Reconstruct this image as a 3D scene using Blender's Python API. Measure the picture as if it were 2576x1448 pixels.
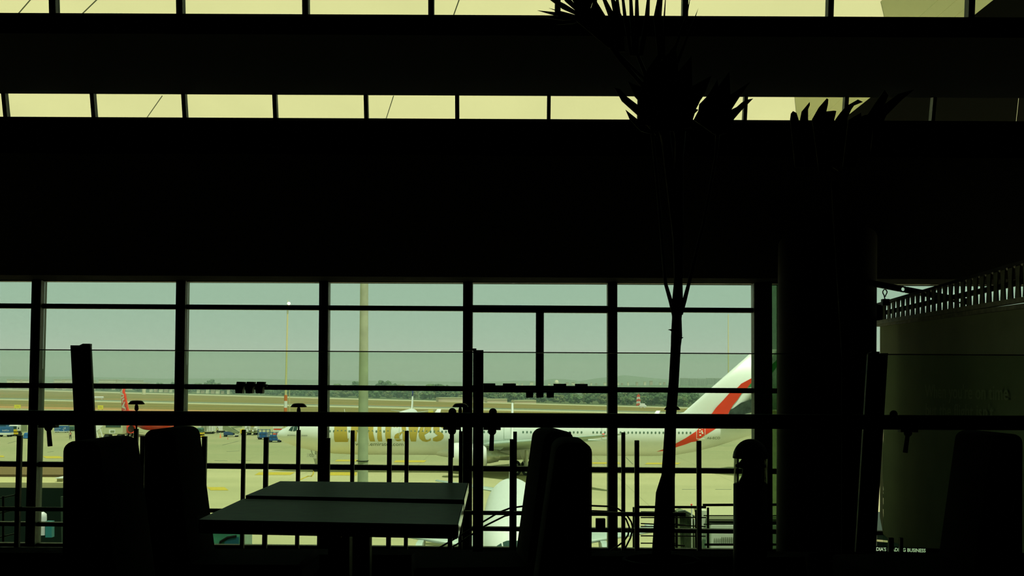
import bpy, bmesh, math, random
from mathutils import Vector, Matrix
random.seed(7)
for _o in list(bpy.data.objects):
    bpy.data.objects.remove(_o)
S = bpy.context.scene
COL = S.collection
# ---------------------------------------------------------------- camera, light, exposure
F = 3000.0            # focal length in pixels of the 2576 wide frame
CX, CY = 1288.0, 960.0   # principal column, horizon row
EYE = 1.15
GZ = EYE - 13.4       # apron level
ROLL = 0.0045
cd = bpy.data.cameras.new('camera')
cd.sensor_fit = 'HORIZONTAL'; cd.sensor_width = 36.0
cd.lens = F / 2576 * 36.0
cd.shift_y = (CY - 724.0) / 2576
cd.clip_start = 0.05; cd.clip_end = 20000
cam = bpy.data.objects.new('camera', cd); COL.objects.link(cam)
_c, _s = math.cos(ROLL), math.sin(ROLL)
cam.matrix_world = Matrix(((_c, -_s, 0, 0), (0, 0, -1, 0), (_s, _c, 0, EYE), (0, 0, 0, 1)))
S.camera = cam
S.view_settings.view_transform = 'Standard'
S.view_settings.look = 'None'
S.view_settings.exposure = 0.0
S.view_settings.gamma = 1.0
S.view_settings.use_curve_mapping = False

W = bpy.data.worlds.new('hazy_sky'); S.world = W; W.use_nodes = True
nt = W.node_tree; nt.nodes.clear()
wo = nt.nodes.new('ShaderNodeOutputWorld'); bg = nt.nodes.new('ShaderNodeBackground')
tc = nt.nodes.new('ShaderNodeTexCoord'); sx = nt.nodes.new('ShaderNodeSeparateXYZ')
rp = nt.nodes.new('ShaderNodeValToRGB')
nt.links.new(tc.outputs['Generated'], sx.inputs[0]); nt.links.new(sx.outputs['Z'], rp.inputs[0])
nt.links.new(rp.outputs[0], bg.inputs[0]); nt.links.new(bg.outputs[0], wo.inputs[0])
e = rp.color_ramp.elements
e[0].position = 0.0; e[0].color = (0.305, 0.475, 0.355, 1)
e[1].position = 0.09; e[1].color = (0.350, 0.530, 0.400, 1)
e2 = rp.color_ramp.elements.new(0.5); e2.color = (0.50, 0.60, 0.40, 1)
bg.inputs[1].default_value = 1.0

sd = bpy.data.lights.new('sun', 'SUN'); sd.energy = 4.6; sd.color = (1.0, 0.94, 0.88); sd.angle = math.radians(1.5)
so = bpy.data.objects.new('sun', sd); COL.objects.link(so)
so.location = (0, 40, 60)
so.rotation_euler = Vector((-0.20, 0.30, -0.93)).to_track_quat('-Z', 'Y').to_euler()

# ---------------------------------------------------------------- helpers
def P(px, py, D):
    u, v = px - CX, py - CY
    x = u * _c + v * _s; y = -u * _s + v * _c
    return Vector((x / F * D, D, EYE - y / F * D))
def unroll(px, py):
    u, v = px - CX, py - CY
    return u * _c + v * _s, -u * _s + v * _c
def G(px, py, z=GZ):
    u, v = unroll(px, py)
    D = F * (EYE - z) / v
    return Vector((u / F * D, D, z))

OFF = {}
def tag(o, label=None, cat=None, group=None, kind=None):
    if label: o['label'] = label
    if cat: o['category'] = cat
    if group: o['group'] = group
    if kind: o['kind'] = kind
    return o
def empty(name, loc, label, cat, group=None, kind=None):
    o = bpy.data.objects.new(name, None); COL.objects.link(o); o.location = loc
    o.empty_display_size = 0.1
    OFF[o.name] = Vector(loc)
    return tag(o, label, cat, group, kind)

class MB:
    def __init__(s): s.v = []; s.f = []; s.m = []; s.mi = 0; s.sm = []; s.smooth = False
    def add(s, vs, fs):
        b = len(s.v); s.v += [Vector(v) for v in vs]
        for f in fs:
            s.f.append([b + i for i in f]); s.m.append(s.mi); s.sm.append(s.smooth)
    def box(s, c, d, R=None):
        c = Vector(c); h = Vector(d) / 2
        vs = [Vector((x * h.x, y * h.y, z * h.z)) for x in (-1, 1) for y in (-1, 1) for z in (-1, 1)]
        if R: vs = [R @ v for v in vs]
        s.add([c + v for v in vs], [(0, 1, 3, 2), (4, 6, 7, 5), (0, 4, 5, 1), (2, 3, 7, 6), (0, 2, 6, 4), (1, 5, 7, 3)])
        return s
    def hexa(s, bot, top):   # 4 + 4 corners in the same order
        s.add(list(bot) + list(top), [(3, 2, 1, 0), (4, 5, 6, 7), (0, 1, 5, 4), (1, 2, 6, 5), (2, 3, 7, 6), (3, 0, 4, 7)])
        return s
    def bar(s, a, b, w, h, up=(0, 0, 1)):   # w across, h along up
        a, b = Vector(a), Vector(b); d = (b - a).normalized(); up = Vector(up)
        r = d.cross(up)
        if r.length < 1e-4: r = d.cross(Vector((0, 1, 0)))
        r.normalize(); u = r.cross(d).normalized()
        q = [(-w / 2, -h / 2), (w / 2, -h / 2), (w / 2, h / 2), (-w / 2, h / 2)]
        return s.hexa([a + r * i + u * j for i, j in q], [b + r * i + u * j for i, j in q])
    def cyl(s, a, b, r1, r2=None, n=16, caps=True):
        a, b = Vector(a), Vector(b); r2 = r1 if r2 is None else r2
        d = (b - a).normalized(); q = d.orthogonal().normalized(); w = d.cross(q)
        vs = []
        for p, r in ((a, r1), (b, r2)):
            for i in range(n):
                t = 2 * math.pi * i / n; vs.append(p + (q * math.cos(t) + w * math.sin(t)) * r)
        sm = s.smooth; s.smooth = True
        s.add(vs, [(i, (i + 1) % n, n + (i + 1) % n, n + i) for i in range(n)]); s.smooth = sm
        if caps:
            s.add(vs[:n], [tuple(range(n))[::-1]]); s.add(vs[n:], [tuple(range(n))])
        return s
    def tube(s, pts, r, n=8):
        pts = [Vector(p) for p in pts]; rr = r if isinstance(r, (list, tuple)) else [r] * len(pts)
        vs = []; q = None
        for i, p in enumerate(pts):
            d = (pts[min(i + 1, len(pts) - 1)] - pts[max(i - 1, 0)]).normalized()
            if q is None: q = d.orthogonal().normalized()
            q = (q - d * q.dot(d)).normalized(); w = d.cross(q)
            for k in range(n):
                t = 2 * math.pi * k / n; vs.append(p + (q * math.cos(t) + w * math.sin(t)) * rr[i])
        m = len(pts); sm = s.smooth; s.smooth = True
        s.add(vs, [(i * n + k, i * n + (k + 1) % n, (i + 1) * n + (k + 1) % n, (i + 1) * n + k) for i in range(m - 1) for k in range(n)])
        s.smooth = sm
        s.add(vs[:n], [tuple(range(n))[::-1]]); s.add(vs[-n:], [tuple(range(n))])
        return s
    def lathe(s, o, prof, axis=(0, 0, 1), n=24):    # prof: (r, h) along axis
        o = Vector(o); d = Vector(axis).normalized(); q = d.orthogonal().normalized(); w = d.cross(q)
        vs = []
        for r, h in prof:
            for k in range(n):
                t = 2 * math.pi * k / n; vs.append(o + d * h + (q * math.cos(t) + w * math.sin(t)) * max(r, 1e-4))
        sm = s.smooth; s.smooth = True
        m = len(prof)
        s.add(vs, [(i * n + k, i * n + (k + 1) % n, (i + 1) * n + (k + 1) % n, (i + 1) * n + k) for i in range(m - 1) for k in range(n)])
        s.smooth = sm
        return s
    def ball(s, c, r, n=12, sq=(1, 1, 1)):
        c = Vector(c); m = n // 2 + 1; vs = []
        for i in range(m + 1):
            a = math.pi * i / m
            for k in range(n):
                t = 2 * math.pi * k / n
                vs.append(c + Vector((math.sin(a) * math.cos(t) * r * sq[0], math.sin(a) * math.sin(t) * r * sq[1], math.cos(a) * r * sq[2])))
        sm = s.smooth; s.smooth = True
        s.add(vs, [(i * n + k, (i + 1) * n + k, (i + 1) * n + (k + 1) % n, i * n + (k + 1) % n) for i in range(m) for k in range(n)])
        s.smooth = sm
        return s
    def rbox(s, c, d, r, seg=3, fn=None):    # rounded box, optional vertex function
        bm = bmesh.new(); bmesh.ops.create_cube(bm, size=1)
        for v in bm.verts: v.co = Vector((v.co.x * d[0], v.co.y * d[1], v.co.z * d[2]))
        bmesh.ops.subdivide_edges(bm, edges=[e for e in bm.edges if abs((e.verts[0].co - e.verts[1].co).z) > d[2] * .9], cuts=4)
        sharp = [e for e in bm.edges if len(e.link_faces) == 2 and e.calc_face_angle(0) > .5]
        bmesh.ops.bevel(bm, geom=sharp, offset=r, segments=seg, profile=.5, affect='EDGES', clamp_overlap=True)
        bm.verts.index_update()
        vs = [v.co.copy() for v in bm.verts]
        if fn: vs = [Vector(fn(v)) for v in vs]
        bm.normal_update(); N = 0
        fs = [[v.index for v in f.verts] for f in bm.faces]; fl = [max(abs(k) for k in f.normal) < .995 for f in bm.faces]; bm.free()
        k0 = len(s.sm); s.add([Vector(c) + v for v in vs], fs)
        if not fn: s.sm[k0:] = fl
        else: s.sm[k0:] = [True] * len(fl)
        return s
    def poly(s, pts, th=0):         # flat polygon; with th a prism extruded by vector th
        n = len(pts)
        if not th: s.add(pts, [tuple(range(n))]); return s
        t = Vector(th)
        s.add(list(pts) + [Vector(p) + t for p in pts], [tuple(range(n))[::-1], tuple(range(n, 2 * n))] + [(i, (i + 1) % n, n + (i + 1) % n, n + i) for i in range(n)])
        return s
    def build(s, name, mats, parent=None, origin=None, label=None, fix=True):
        off = OFF[parent.name] if parent else Vector(origin or (0, 0, 0))
        me = bpy.data.meshes.new(name)
        me.from_pydata([tuple(v - off) for v in s.v], [], s.f)
        if not isinstance(mats, (list, tuple)): mats = [mats]
        for m in mats: me.materials.append(m)
        me.polygons.foreach_set('material_index', s.m); me.polygons.foreach_set('use_smooth', s.sm)
        if fix:
            bm = bmesh.new(); bm.from_mesh(me); bmesh.ops.recalc_face_normals(bm, faces=bm.faces); bm.to_mesh(me); bm.free()
        me.update()
        o = bpy.data.objects.new(name, me); COL.objects.link(o)
        if parent: o.parent = parent; OFF[o.name] = off
        else: o.location = off; OFF[o.name] = off
        if label: o['label'] = label
        return o
def copy_tree(o, parent=None):
    c = o.copy(); COL.objects.link(c)
    if parent: c.parent = parent
    for ch in list(o.children): copy_tree(ch, c)
    return c

MATS = {}
def mat(name, col, rough=.6, var=.0, scale=3.0, metal=0.0, spec=.5, emit=None, estr=1.0, col2=None, bump=0):
    if name in MATS: return MATS[name]
    m = bpy.data.materials.new(name); m.use_nodes = True; n = m.node_tree; b = n.nodes['Principled BSDF']
    b.inputs['Base Color'].default_value = (*col, 1); b.inputs['Roughness'].default_value = rough
    b.inputs['Metallic'].default_value = metal; b.inputs['Specular IOR Level'].default_value = spec
    if var > 0 or col2 or bump:
        t = n.nodes.new('ShaderNodeTexCoord'); x = n.nodes.new('ShaderNodeTexNoise')
        x.inputs['Scale'].default_value = scale; x.inputs['Detail'].default_value = 6
        n.links.new(t.outputs['Object'], x.inputs['Vector'])
        if var > 0 or col2:
            r = n.nodes.new('ShaderNodeValToRGB'); r.color_ramp.elements[0].position = .3; r.color_ramp.elements[1].position = .7
            c2 = col2 or tuple(min(1, c * (1 + var)) for c in col)
            c1 = col if col2 else tuple(c * (1 - var) for c in col)
            r.color_ramp.elements[0].color = (*c1, 1); r.color_ramp.elements[1].color = (*c2, 1)
            n.links.new(x.outputs[0], r.inputs[0]); n.links.new(r.outputs[0], b.inputs['Base Color'])
        if bump:
            bp = n.nodes.new('ShaderNodeBump'); bp.inputs['Strength'].default_value = bump
            n.links.new(x.outputs[0], bp.inputs['Height']); n.links.new(bp.outputs[0], b.inputs['Normal'])
    if emit:
        b.inputs['Emission Color'].default_value = (*emit, 1); b.inputs['Emission Strength'].default_value = estr
    MATS[name] = m; return m
def glass(name, tint, refl=.06, rough=0.0):
    m = bpy.data.materials.new(name); m.use_nodes = True; n = m.node_tree; n.nodes.clear()
    o = n.nodes.new('ShaderNodeOutputMaterial'); t = n.nodes.new('ShaderNodeBsdfTransparent'); g = n.nodes.new('ShaderNodeBsdfGlossy')
    mx = n.nodes.new('ShaderNodeMixShader'); lw = n.nodes.new('ShaderNodeFresnel'); ml = n.nodes.new('ShaderNodeMath'); ml.operation = 'MULTIPLY'
    lw.inputs[0].default_value = 1.45; ml.inputs[1].default_value = refl / .034
    t.inputs[0].default_value = (*tint, 1); g.inputs['Roughness'].default_value = rough
    n.links.new(lw.outputs[0], ml.inputs[0]); n.links.new(ml.outputs[0], mx.inputs[0])
    n.links.new(t.outputs[0], mx.inputs[1]); n.links.new(g.outputs[0], mx.inputs[2]); n.links.new(mx.outputs[0], o.inputs[0])
    MATS[name] = m; return m

M_FRAME = mat('dark_green_painted_steel', (.028, .050, .026), .55, .15, 6)
M_DARK = mat('black_painted_metal', (.0025, .003, .0025), .5, .2, 8, spec=.12)
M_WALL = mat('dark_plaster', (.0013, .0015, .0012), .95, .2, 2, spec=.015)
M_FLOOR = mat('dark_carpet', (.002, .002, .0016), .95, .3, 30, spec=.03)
M_TABLE = mat('dark_table_laminate', (.030, .150, .018), .36, .2, 25, spec=.20)
M_TABLE.node_tree.nodes['Principled BSDF'].inputs['Specular Tint'].default_value = (.75, 1.0, .55, 1)
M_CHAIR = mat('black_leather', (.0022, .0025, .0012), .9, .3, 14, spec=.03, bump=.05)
M_CHROME = mat('polished_metal_trim', (.55, .58, .48), .12, .15, 60, metal=1.0)
M_GLASSF = glass('facade_glass', (.93, .97, .93), .03)
M_GLASSB = glass('balustrade_glass', (.86, .93, .86), .03)
M_GLASST = glass('dark_tinted_glass', (.30, .40, .28), .03)
M_GEDGE = mat('green_glass_edge', (.01, .03, .02), .2)
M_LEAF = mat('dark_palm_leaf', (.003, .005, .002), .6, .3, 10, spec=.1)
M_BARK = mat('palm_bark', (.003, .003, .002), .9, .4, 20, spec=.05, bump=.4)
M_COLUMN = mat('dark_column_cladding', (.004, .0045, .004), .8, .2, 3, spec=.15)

# ---------------------------------------------------------------- the room shell
X0, X1, YB, YF = -9.5, 8.5, -4.0, 13.25
def fD(py): return 13.0 + (1400 - py) / 695 * .2      # facade depth, it leans out a little
def fP(px, py): return P(px, py, fD(py))
def struct(name, mb, m, label, cat, origin=None):
    return tag(mb.build(name, m, None, origin), label, cat, None, 'structure')
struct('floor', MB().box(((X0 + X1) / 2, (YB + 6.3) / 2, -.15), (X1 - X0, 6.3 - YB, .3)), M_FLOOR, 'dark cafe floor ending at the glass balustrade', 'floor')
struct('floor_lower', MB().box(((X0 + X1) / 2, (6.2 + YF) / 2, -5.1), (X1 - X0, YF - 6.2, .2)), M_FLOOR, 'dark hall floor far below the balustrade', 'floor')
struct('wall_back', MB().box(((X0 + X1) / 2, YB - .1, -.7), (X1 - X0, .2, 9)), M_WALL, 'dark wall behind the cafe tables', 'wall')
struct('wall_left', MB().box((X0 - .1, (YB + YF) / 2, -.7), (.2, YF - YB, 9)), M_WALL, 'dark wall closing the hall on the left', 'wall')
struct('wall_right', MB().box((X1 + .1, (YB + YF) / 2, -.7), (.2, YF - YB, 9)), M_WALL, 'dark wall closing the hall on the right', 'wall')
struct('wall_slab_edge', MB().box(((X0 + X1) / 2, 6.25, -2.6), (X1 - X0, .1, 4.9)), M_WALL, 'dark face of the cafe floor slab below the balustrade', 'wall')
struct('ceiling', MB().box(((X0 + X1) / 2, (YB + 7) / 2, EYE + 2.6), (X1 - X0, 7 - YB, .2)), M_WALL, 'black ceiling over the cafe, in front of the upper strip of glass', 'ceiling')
def xsec(pts, x0=X0, x1=X1):
    a = [Vector((x0, y, z)) for y, z in pts]; return MB().poly(a, (x1 - x0, 0, 0))
def zy(py, D): return EYE - (py - CY) / F * D
z1 = zy(38, 7.0); z2t = zy(241, 9.8); z2b = zy(299, 9.8); zf = zy(709, fD(709))
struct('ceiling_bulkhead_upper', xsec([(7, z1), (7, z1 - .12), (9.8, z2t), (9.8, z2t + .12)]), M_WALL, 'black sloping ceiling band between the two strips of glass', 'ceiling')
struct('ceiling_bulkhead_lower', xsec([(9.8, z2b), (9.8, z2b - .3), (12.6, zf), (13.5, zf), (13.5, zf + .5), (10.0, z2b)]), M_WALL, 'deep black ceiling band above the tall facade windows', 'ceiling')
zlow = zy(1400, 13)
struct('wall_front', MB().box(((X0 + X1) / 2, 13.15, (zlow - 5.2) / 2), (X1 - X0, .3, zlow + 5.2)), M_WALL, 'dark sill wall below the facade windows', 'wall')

# clerestory strips: one window per pane
def clerestory(n0, D, ytop, ybot, cuts, w, tilt, label, yv=None):
    """cuts: (x at top, x at bottom) of each muntin's left edge"""
    n = n0
    for i in range(len(cuts) - 1):
        (a, aw), (b, bw) = cuts[i], cuts[i + 1]
        root = empty('window_%d' % n, P((a + b) / 2, ybot, D), label % (i + 1), 'window', None, 'structure'); n += 1
        zt, zb = zy(ytop, D - tilt), zy(ybot, D)
        xa0, xa1 = (a - CX) / F * D, (a + aw - CX) / F * D
        xb0 = (b - CX) / F * D
        k = (D - tilt * 1.0) / D
        top = lambda x: Vector((x, D - tilt, zt)); bot = lambda x: Vector((x, D, zb))
        MB().hexa([bot(xa0), bot(xa1), bot(xa1) + Vector((0, .07, 0)), bot(xa0) + Vector((0, .07, 0))],
                  [top(xa0), top(xa1), top(xa1) + Vector((0, .07, 0)), top(xa0) + Vector((0, .07, 0))]).build('muntin', M_FRAME, root)
        MB().poly([bot(xa1) + Vector((0, .05, 0)), bot(xb0) + Vector((0, .05, 0)), top(xb0) + Vector((0, .05, 0)), top(xa1) + Vector((0, .05, 0))], (0, .008, 0)).build('pane', M_GLASSF, root)
    return n
nW = clerestory(1, 7.0, -115, 39, [(-195, 17), (119, 17), (439, 16), (756, 15), (1073, 14), (1392, 14), (1713, 14), (2079, 14), (2432, 16), (2800, 10)], 17, .03,
                'pane of the upper glass strip at the top edge, place %d from the left')
nW = clerestory(nW, 9.8, 235, 299, [(-215, 11), (5, 10), (227, 10), (456, 10), (684, 10), (913, 10), (1142, 10), (1373, 9), (1601, 9), (1867, 9), (2119, 10), (2340, 9), (2560, 9)], 10, .05,
                'pane of the lower glass strip below the upper ceiling band, place %d from the left')

# ---------------------------------------------------------------- facade windows
MUL = [(-282, -302, 24, 24), (80, 62, 24, 24), (443, 432, 24, 24), (803, 797, 23, 23), (1165, 1162, 24, 24), (1529, 1530, 24, 24), (1897, 1899, 45, 45), (1962, 1963, 4, 4), (2290, 2300, 1, 1), (2640, 2660, 20, 20)]
# transoms: row at x=300 and at x=1700, and thickness in px
TRA = [(707, 712, 8), (769.5, 778, 12), (971, 981, 13), (1170.5, 1184, 13), (1322, 1336.5, 10), (1374, 1386, 9)]
def ty(k, x): a, b, _ = TRA[k]; return a + (b - a) * (x - 300) / 1400.0
BAYS = ['facade window bay at the left edge of the view', 'facade window bay holding the red tail fin view', 'facade window bay behind the table, with the thin far mast',
        'facade window bay with the thick grey lamp post outside', 'facade window bay split by a half mullion, with the low lamp heads', 'facade window bay behind the palm trunk',
        'narrow tinted facade window bay between the wide mullion and the column', 'narrow facade window bay between the column and the hanging banner', 'facade window bay behind the hanging banner']
for i in range(len(MUL) - 1):
    xt, xb, wt, wb = MUL[i]; nt_, nb_, _, _ = MUL[i + 1]
    root = empty('window_%d' % nW, fP(xb, 1400), BAYS[i], 'window', None, 'structure'); nW += 1
    dep = Vector((0, .17, 0))
    xx = lambda y, a, b: a + (b - a) * (y - 705) / 695
    if wt > 2:
        lo = [fP(xb, 1408), fP(xb + wb, 1408)]; hi = [fP(xt, 698), fP(xt + wt, 698)]
        MB().hexa([lo[0], lo[1], lo[1] + dep, lo[0] + dep], [hi[0], hi[1], hi[1] + dep, hi[0] + dep]).build('mullion', M_FRAME, root)
    yd = Vector((0, .11, 0))
    ks = [0, 1, 2, 3, 4, 5] if i not in (7,) else [0, 1, 2, 3, 4, 5]
    for j, k in enumerate(ks):
        th = TRA[k][2]
        if i == 4 and k in (1, 2): th = 18
        if i >= 6 and k == 1: continue
        if i >= 7 and k == 2: continue
        xl = xx(ty(k, xt), xt, xb) + (wt if wt > 2 else 0); xr = xx(ty(k, nt_), nt_, nb_)
        a, b = fP(xl, ty(k, xl)), fP(xr, ty(k, xr)); hh = th / F * 13.1
        if k == 0:
            a.z += .02; b.z += .02
        MB().bar(a + yd * .9, b + yd * .9, .09, hh).build('transom', M_FRAME, root)
    for k in range(5):
        if i >= 7 and k == 2: continue
        if i >= 6 and k == 1: continue
        k2 = k + 1
        if i >= 6 and k == 0: k2 = 2 if i == 6 else 3
        xl0, xr0 = xx(ty(k, xt), xt, xb) + wt, xx(ty(k, nt_), nt_, nb_)
        xl1, xr1 = xx(ty(k2, xt), xt, xb) + wt, xx(ty(k2, nt_), nt_, nb_)
        q = [fP(xl1, ty(k2, xl1)), fP(xr1, ty(k2, xr1)), fP(xr0, ty(k, xr0)), fP(xl0, ty(k, xl0))]
        MB().poly([p + Vector((0, .10, 0)) for p in q], (0, .008, 0)).build('pane', M_GLASST if i == 6 else M_GLASSF, root)
    if i == 4:
        MB().bar(fP(1358.5, 784) + yd * .7, fP(1358, 972) + yd * .7, 20 / F * 13.1, .1, (0, 1, 0)).build('half_mullion', M_FRAME, root)
        b = MB()
        for xa, xb_ in ((1213, 1246), (1265, 1298), (1393, 1425), (1447, 1479)):
            b.box((fP((xa + xb_) / 2, 967.5 + ((xa + xb_) / 2 - 1230) * .006)) + Vector((0, .06, 0)), ((xb_ - xa) / F * 13, .06, .034))
        b.build('hinge_plate', M_FRAME, root)
    if i == 5:
        MB().cyl(fP(1568, 972) + yd * .5, fP(1568, 990) + yd * .5, .001, .001).build('pin', M_FRAME, root) if False else None

# the dark column on the right
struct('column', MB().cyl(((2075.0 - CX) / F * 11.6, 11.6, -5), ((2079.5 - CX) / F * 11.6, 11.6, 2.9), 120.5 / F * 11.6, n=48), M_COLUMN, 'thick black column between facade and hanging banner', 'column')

# ---------------------------------------------------------------- the airfield ground, haze and roof canopy outside
def ground_mat(name, c1, c2, sc, c3=None, stretch=(1, 1, 1), rough=.9, joints=0):
    m = bpy.data.materials.new(name); m.use_nodes = True; n = m.node_tree; b = n.nodes['Principled BSDF']
    b.inputs['Roughness'].default_value = rough; b.inputs['Specular IOR Level'].default_value = .15
    t = n.nodes.new('ShaderNodeTexCoord'); mp = n.nodes.new('ShaderNodeMapping'); mp.inputs['Scale'].default_value = stretch
    x = n.nodes.new('ShaderNodeTexNoise'); x.inputs['Scale'].default_value = sc; x.inputs['Detail'].default_value = 5
    r = n.nodes.new('ShaderNodeValToRGB'); r.color_ramp.elements[0].position = .35; r.color_ramp.elements[1].position = .65
    r.color_ramp.elements[0].color = (*c1, 1); r.color_ramp.elements[1].color = (*c2, 1)
    if c3: e_ = r.color_ramp.elements.new(.56); e_.color = (*c3, 1)
    n.links.new(t.outputs['Object'], mp.inputs[0]); n.links.new(mp.outputs[0], x.inputs['Vector']); n.links.new(x.outputs[0], r.inputs[0])
    out = r.outputs[0]
    if joints:
        br = n.nodes.new('ShaderNodeTexBrick'); br.offset = 0; br.inputs['Color1'].default_value = (1, 1, 1, 1); br.inputs['Color2'].default_value = (.96, .97, .95, 1)
        br.inputs['Mortar'].default_value = (.72, .74, .72, 1); br.inputs['Scale'].default_value = 1.0; br.inputs['Mortar Size'].default_value = .05
        br.inputs['Brick Width'].default_value = joints; br.inputs['Row Height'].default_value = joints
        n.links.new(t.outputs['Object'], br.inputs['Vector'])
        mm = n.nodes.new('ShaderNodeMix'); mm.data_type = 'RGBA'; mm.blend_type = 'MULTIPLY'; mm.inputs[0].default_value = 1
        n.links.new(out, mm.inputs[6]); n.links.new(br.outputs[0], mm.inputs[7]); out = mm.outputs[2]
    n.links.new(out, b.inputs['Base Color']); MATS[name] = m; return m
M_APRON = ground_mat('sunlit_concrete', (.31, .315, .165), (.385, .355, .195), .03, stretch=(.5, 1.6, 1), joints=15)
M_GRASS = ground_mat('dry_grass', (.19, .155, .035), (.36, .19, .06), .02, (.235, .18, .042), (.25, 1.6, 1))
M_RUNWAY = ground_mat('grey_runway', (.17, .21, .14), (.22, .25, .165), .02)
M_STRIP = ground_mat('pale_shoulder', (.46, .45, .27), (.52, .50, .31), .05)
M_SCRUB = ground_mat('green_scrub', (.05, .085, .03), (.11, .13, .05), .01)
M_SOIL = ground_mat('orange_soil', (.36, .22, .07), (.52, .26, .09), .03, stretch=(.3, 1.5, 1))
def gline(a, b, xs=(-620, 0, 700, 1288, 1900, 2700, 4200)):
    return [G(x, a + b * x) for x in xs]
ROWS = [((972.5, .0222), 'field_beyond', M_SCRUB, 'green scrub land beyond the runway'), ((977.5, .0270), 'perimeter_road', M_STRIP, 'pale perimeter road below the tree line'),
        ((980.5, .0268), 'grass_field', M_GRASS, 'dry grass strip beyond the runway'), ((1000.0, .0206), 'runway', M_RUNWAY, 'grey runway'),
        ((1002.8, .0208), 'runway_shoulder', M_STRIP, 'pale bright runway shoulder'), ((1005.5, .0214), 'grass_field', M_GRASS, 'dry grass strip on the near side of the runway'), ((1020.5, .0205), 'bare_soil', M_SOIL, 'strip of bare orange soil at the foot of the grass'), ((1026, .0208), 'apron', M_APRON, 'pale concrete apron')]
APRON = None
for i in range(1, len(ROWS)):
    (a, b_), name, m, lab = ROWS[i]
    far = gline(a, b_)
    if name == 'apron':
        near = [Vector((x, 13.6, GZ)) for x in (-400, -200, -60, 0, 60, 200, 400)]
    else:
        near = gline(*ROWS[i + 1][0])
    mb = MB()
    for k in range(len(far) - 1): mb.poly([near[k], near[k + 1], far[k + 1], far[k]])
    o = struct(name, mb, m, lab, 'ground', (0, 0, GZ))
    if name == 'apron': APRON = o
far0 = gline(*ROWS[1][0]); mb = MB()
for k in range(len(far0) - 1):
    a, c = far0[k], far0[k + 1]
    mb.poly([a, c, Vector((c.x * 9000 / c.y, 9000, GZ)), Vector((a.x * 9000 / a.y, 9000, GZ))])
struct('field_beyond', mb, M_SCRUB, 'green scrub land beyond the runway, running to the horizon', 'ground', (0, 0, GZ))
M_STAND = ground_mat('pale_stand_concrete', (.43, .40, .215), (.50, .455, .25), .05, stretch=(.5, 1.6, 1), joints=15)
_ln = gline(1166, .006, (-1500, 0, 1288, 2700, 4200)); mb = MB()
_nr = [Vector((x, 13.7, GZ + .006)) for x in (-220, -70, 0, 70, 220)]
for k in range(4): mb.poly([_nr[k], _nr[k + 1], _ln[k + 1] + Vector((0, 0, .006)), _ln[k] + Vector((0, 0, .006))])
struct('apron_stand', mb, M_STAND, 'paler concrete of the parking stands nearest the terminal', 'ground', (0, 0, GZ))
M_YEL = mat('yellow_marking_paint', (.54, .40, .03), .8, .12, 2)
for (x0, y0, x1, y1, sk) in ((652, 1187.5, 742, 1194.5, 12), (815, 1187.5, 897, 1195.5, 0), (848, 1156, 928, 1160, 6), (996, 1157.5, 1073, 1162.5, 6), (520, 1225, 565, 1233, -10), (106, 1147, 150, 1152.5, -10), (-40, 1145.5, 8, 1149.5, -4), (1486, 1162.5, 1556, 1166.5, -6), (1628, 1163.5, 1712, 1167.5, 6), (2206, 1190, 2216, 1196, 0)):
    q = [G(x0 - sk, y1), G(x1 - sk, y1), G(x1, y0), G(x0, y0)]
    MB().poly([p + Vector((0, 0, .03)) for p in q]).build('painted_marking', M_YEL, APRON, label='yellow painted marking')
M_CRK = mat('dark_joint_sealant', (.22, .24, .15), .9)
for pts in ([(560, 1119), (600, 1109)], [(20, 1115), (45, 1108)], [(570, 1135), (602, 1134)], [(1716, 1231), (1750, 1231)], [(1800, 1231), (1840, 1231)], [(1575, 1150), (1592, 1167)], [(120, 1137), (134, 1135)], [(540, 1158), (572, 1159)], [(600, 1158), (632, 1158)]):
    MB().tube([G(x, y) + Vector((0, 0, .01)) for x, y in pts], .07, 4).build('surface_crack', M_CRK, APRON)
MB().tube([G(x, y) + Vector((0, 0, .02)) for x, y in ((752, 1208), (763, 1203), (775, 1198), (783, 1198.5), (788, 1192), (789, 1183))], .10, 5).build('painted_line', M_YEL, APRON)

# haze over the airfield: a thin scattering layer
hz = bpy.data.materials.new('airfield_haze'); hz.use_nodes = True; n = hz.node_tree; n.nodes.clear()
ho = n.nodes.new('ShaderNodeOutputMaterial'); hs = n.nodes.new('ShaderNodeVolumeScatter')
hs.inputs['Color'].default_value = (.72, .96, .85, 1); hs.inputs['Density'].default_value = .00040; hs.inputs['Anisotropy'].default_value = 0.0
n.links.new(hs.outputs[0], ho.inputs['Volume']); MATS['haze'] = hz
hb = MB().box((0, 2920, GZ + 48), (7000, 5360, 104))
HAZE = tag(hb.build('haze', hz, None, (0, 300, GZ)), 'thin green-grey haze over the far airfield', 'haze', None, 'stuff')

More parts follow.
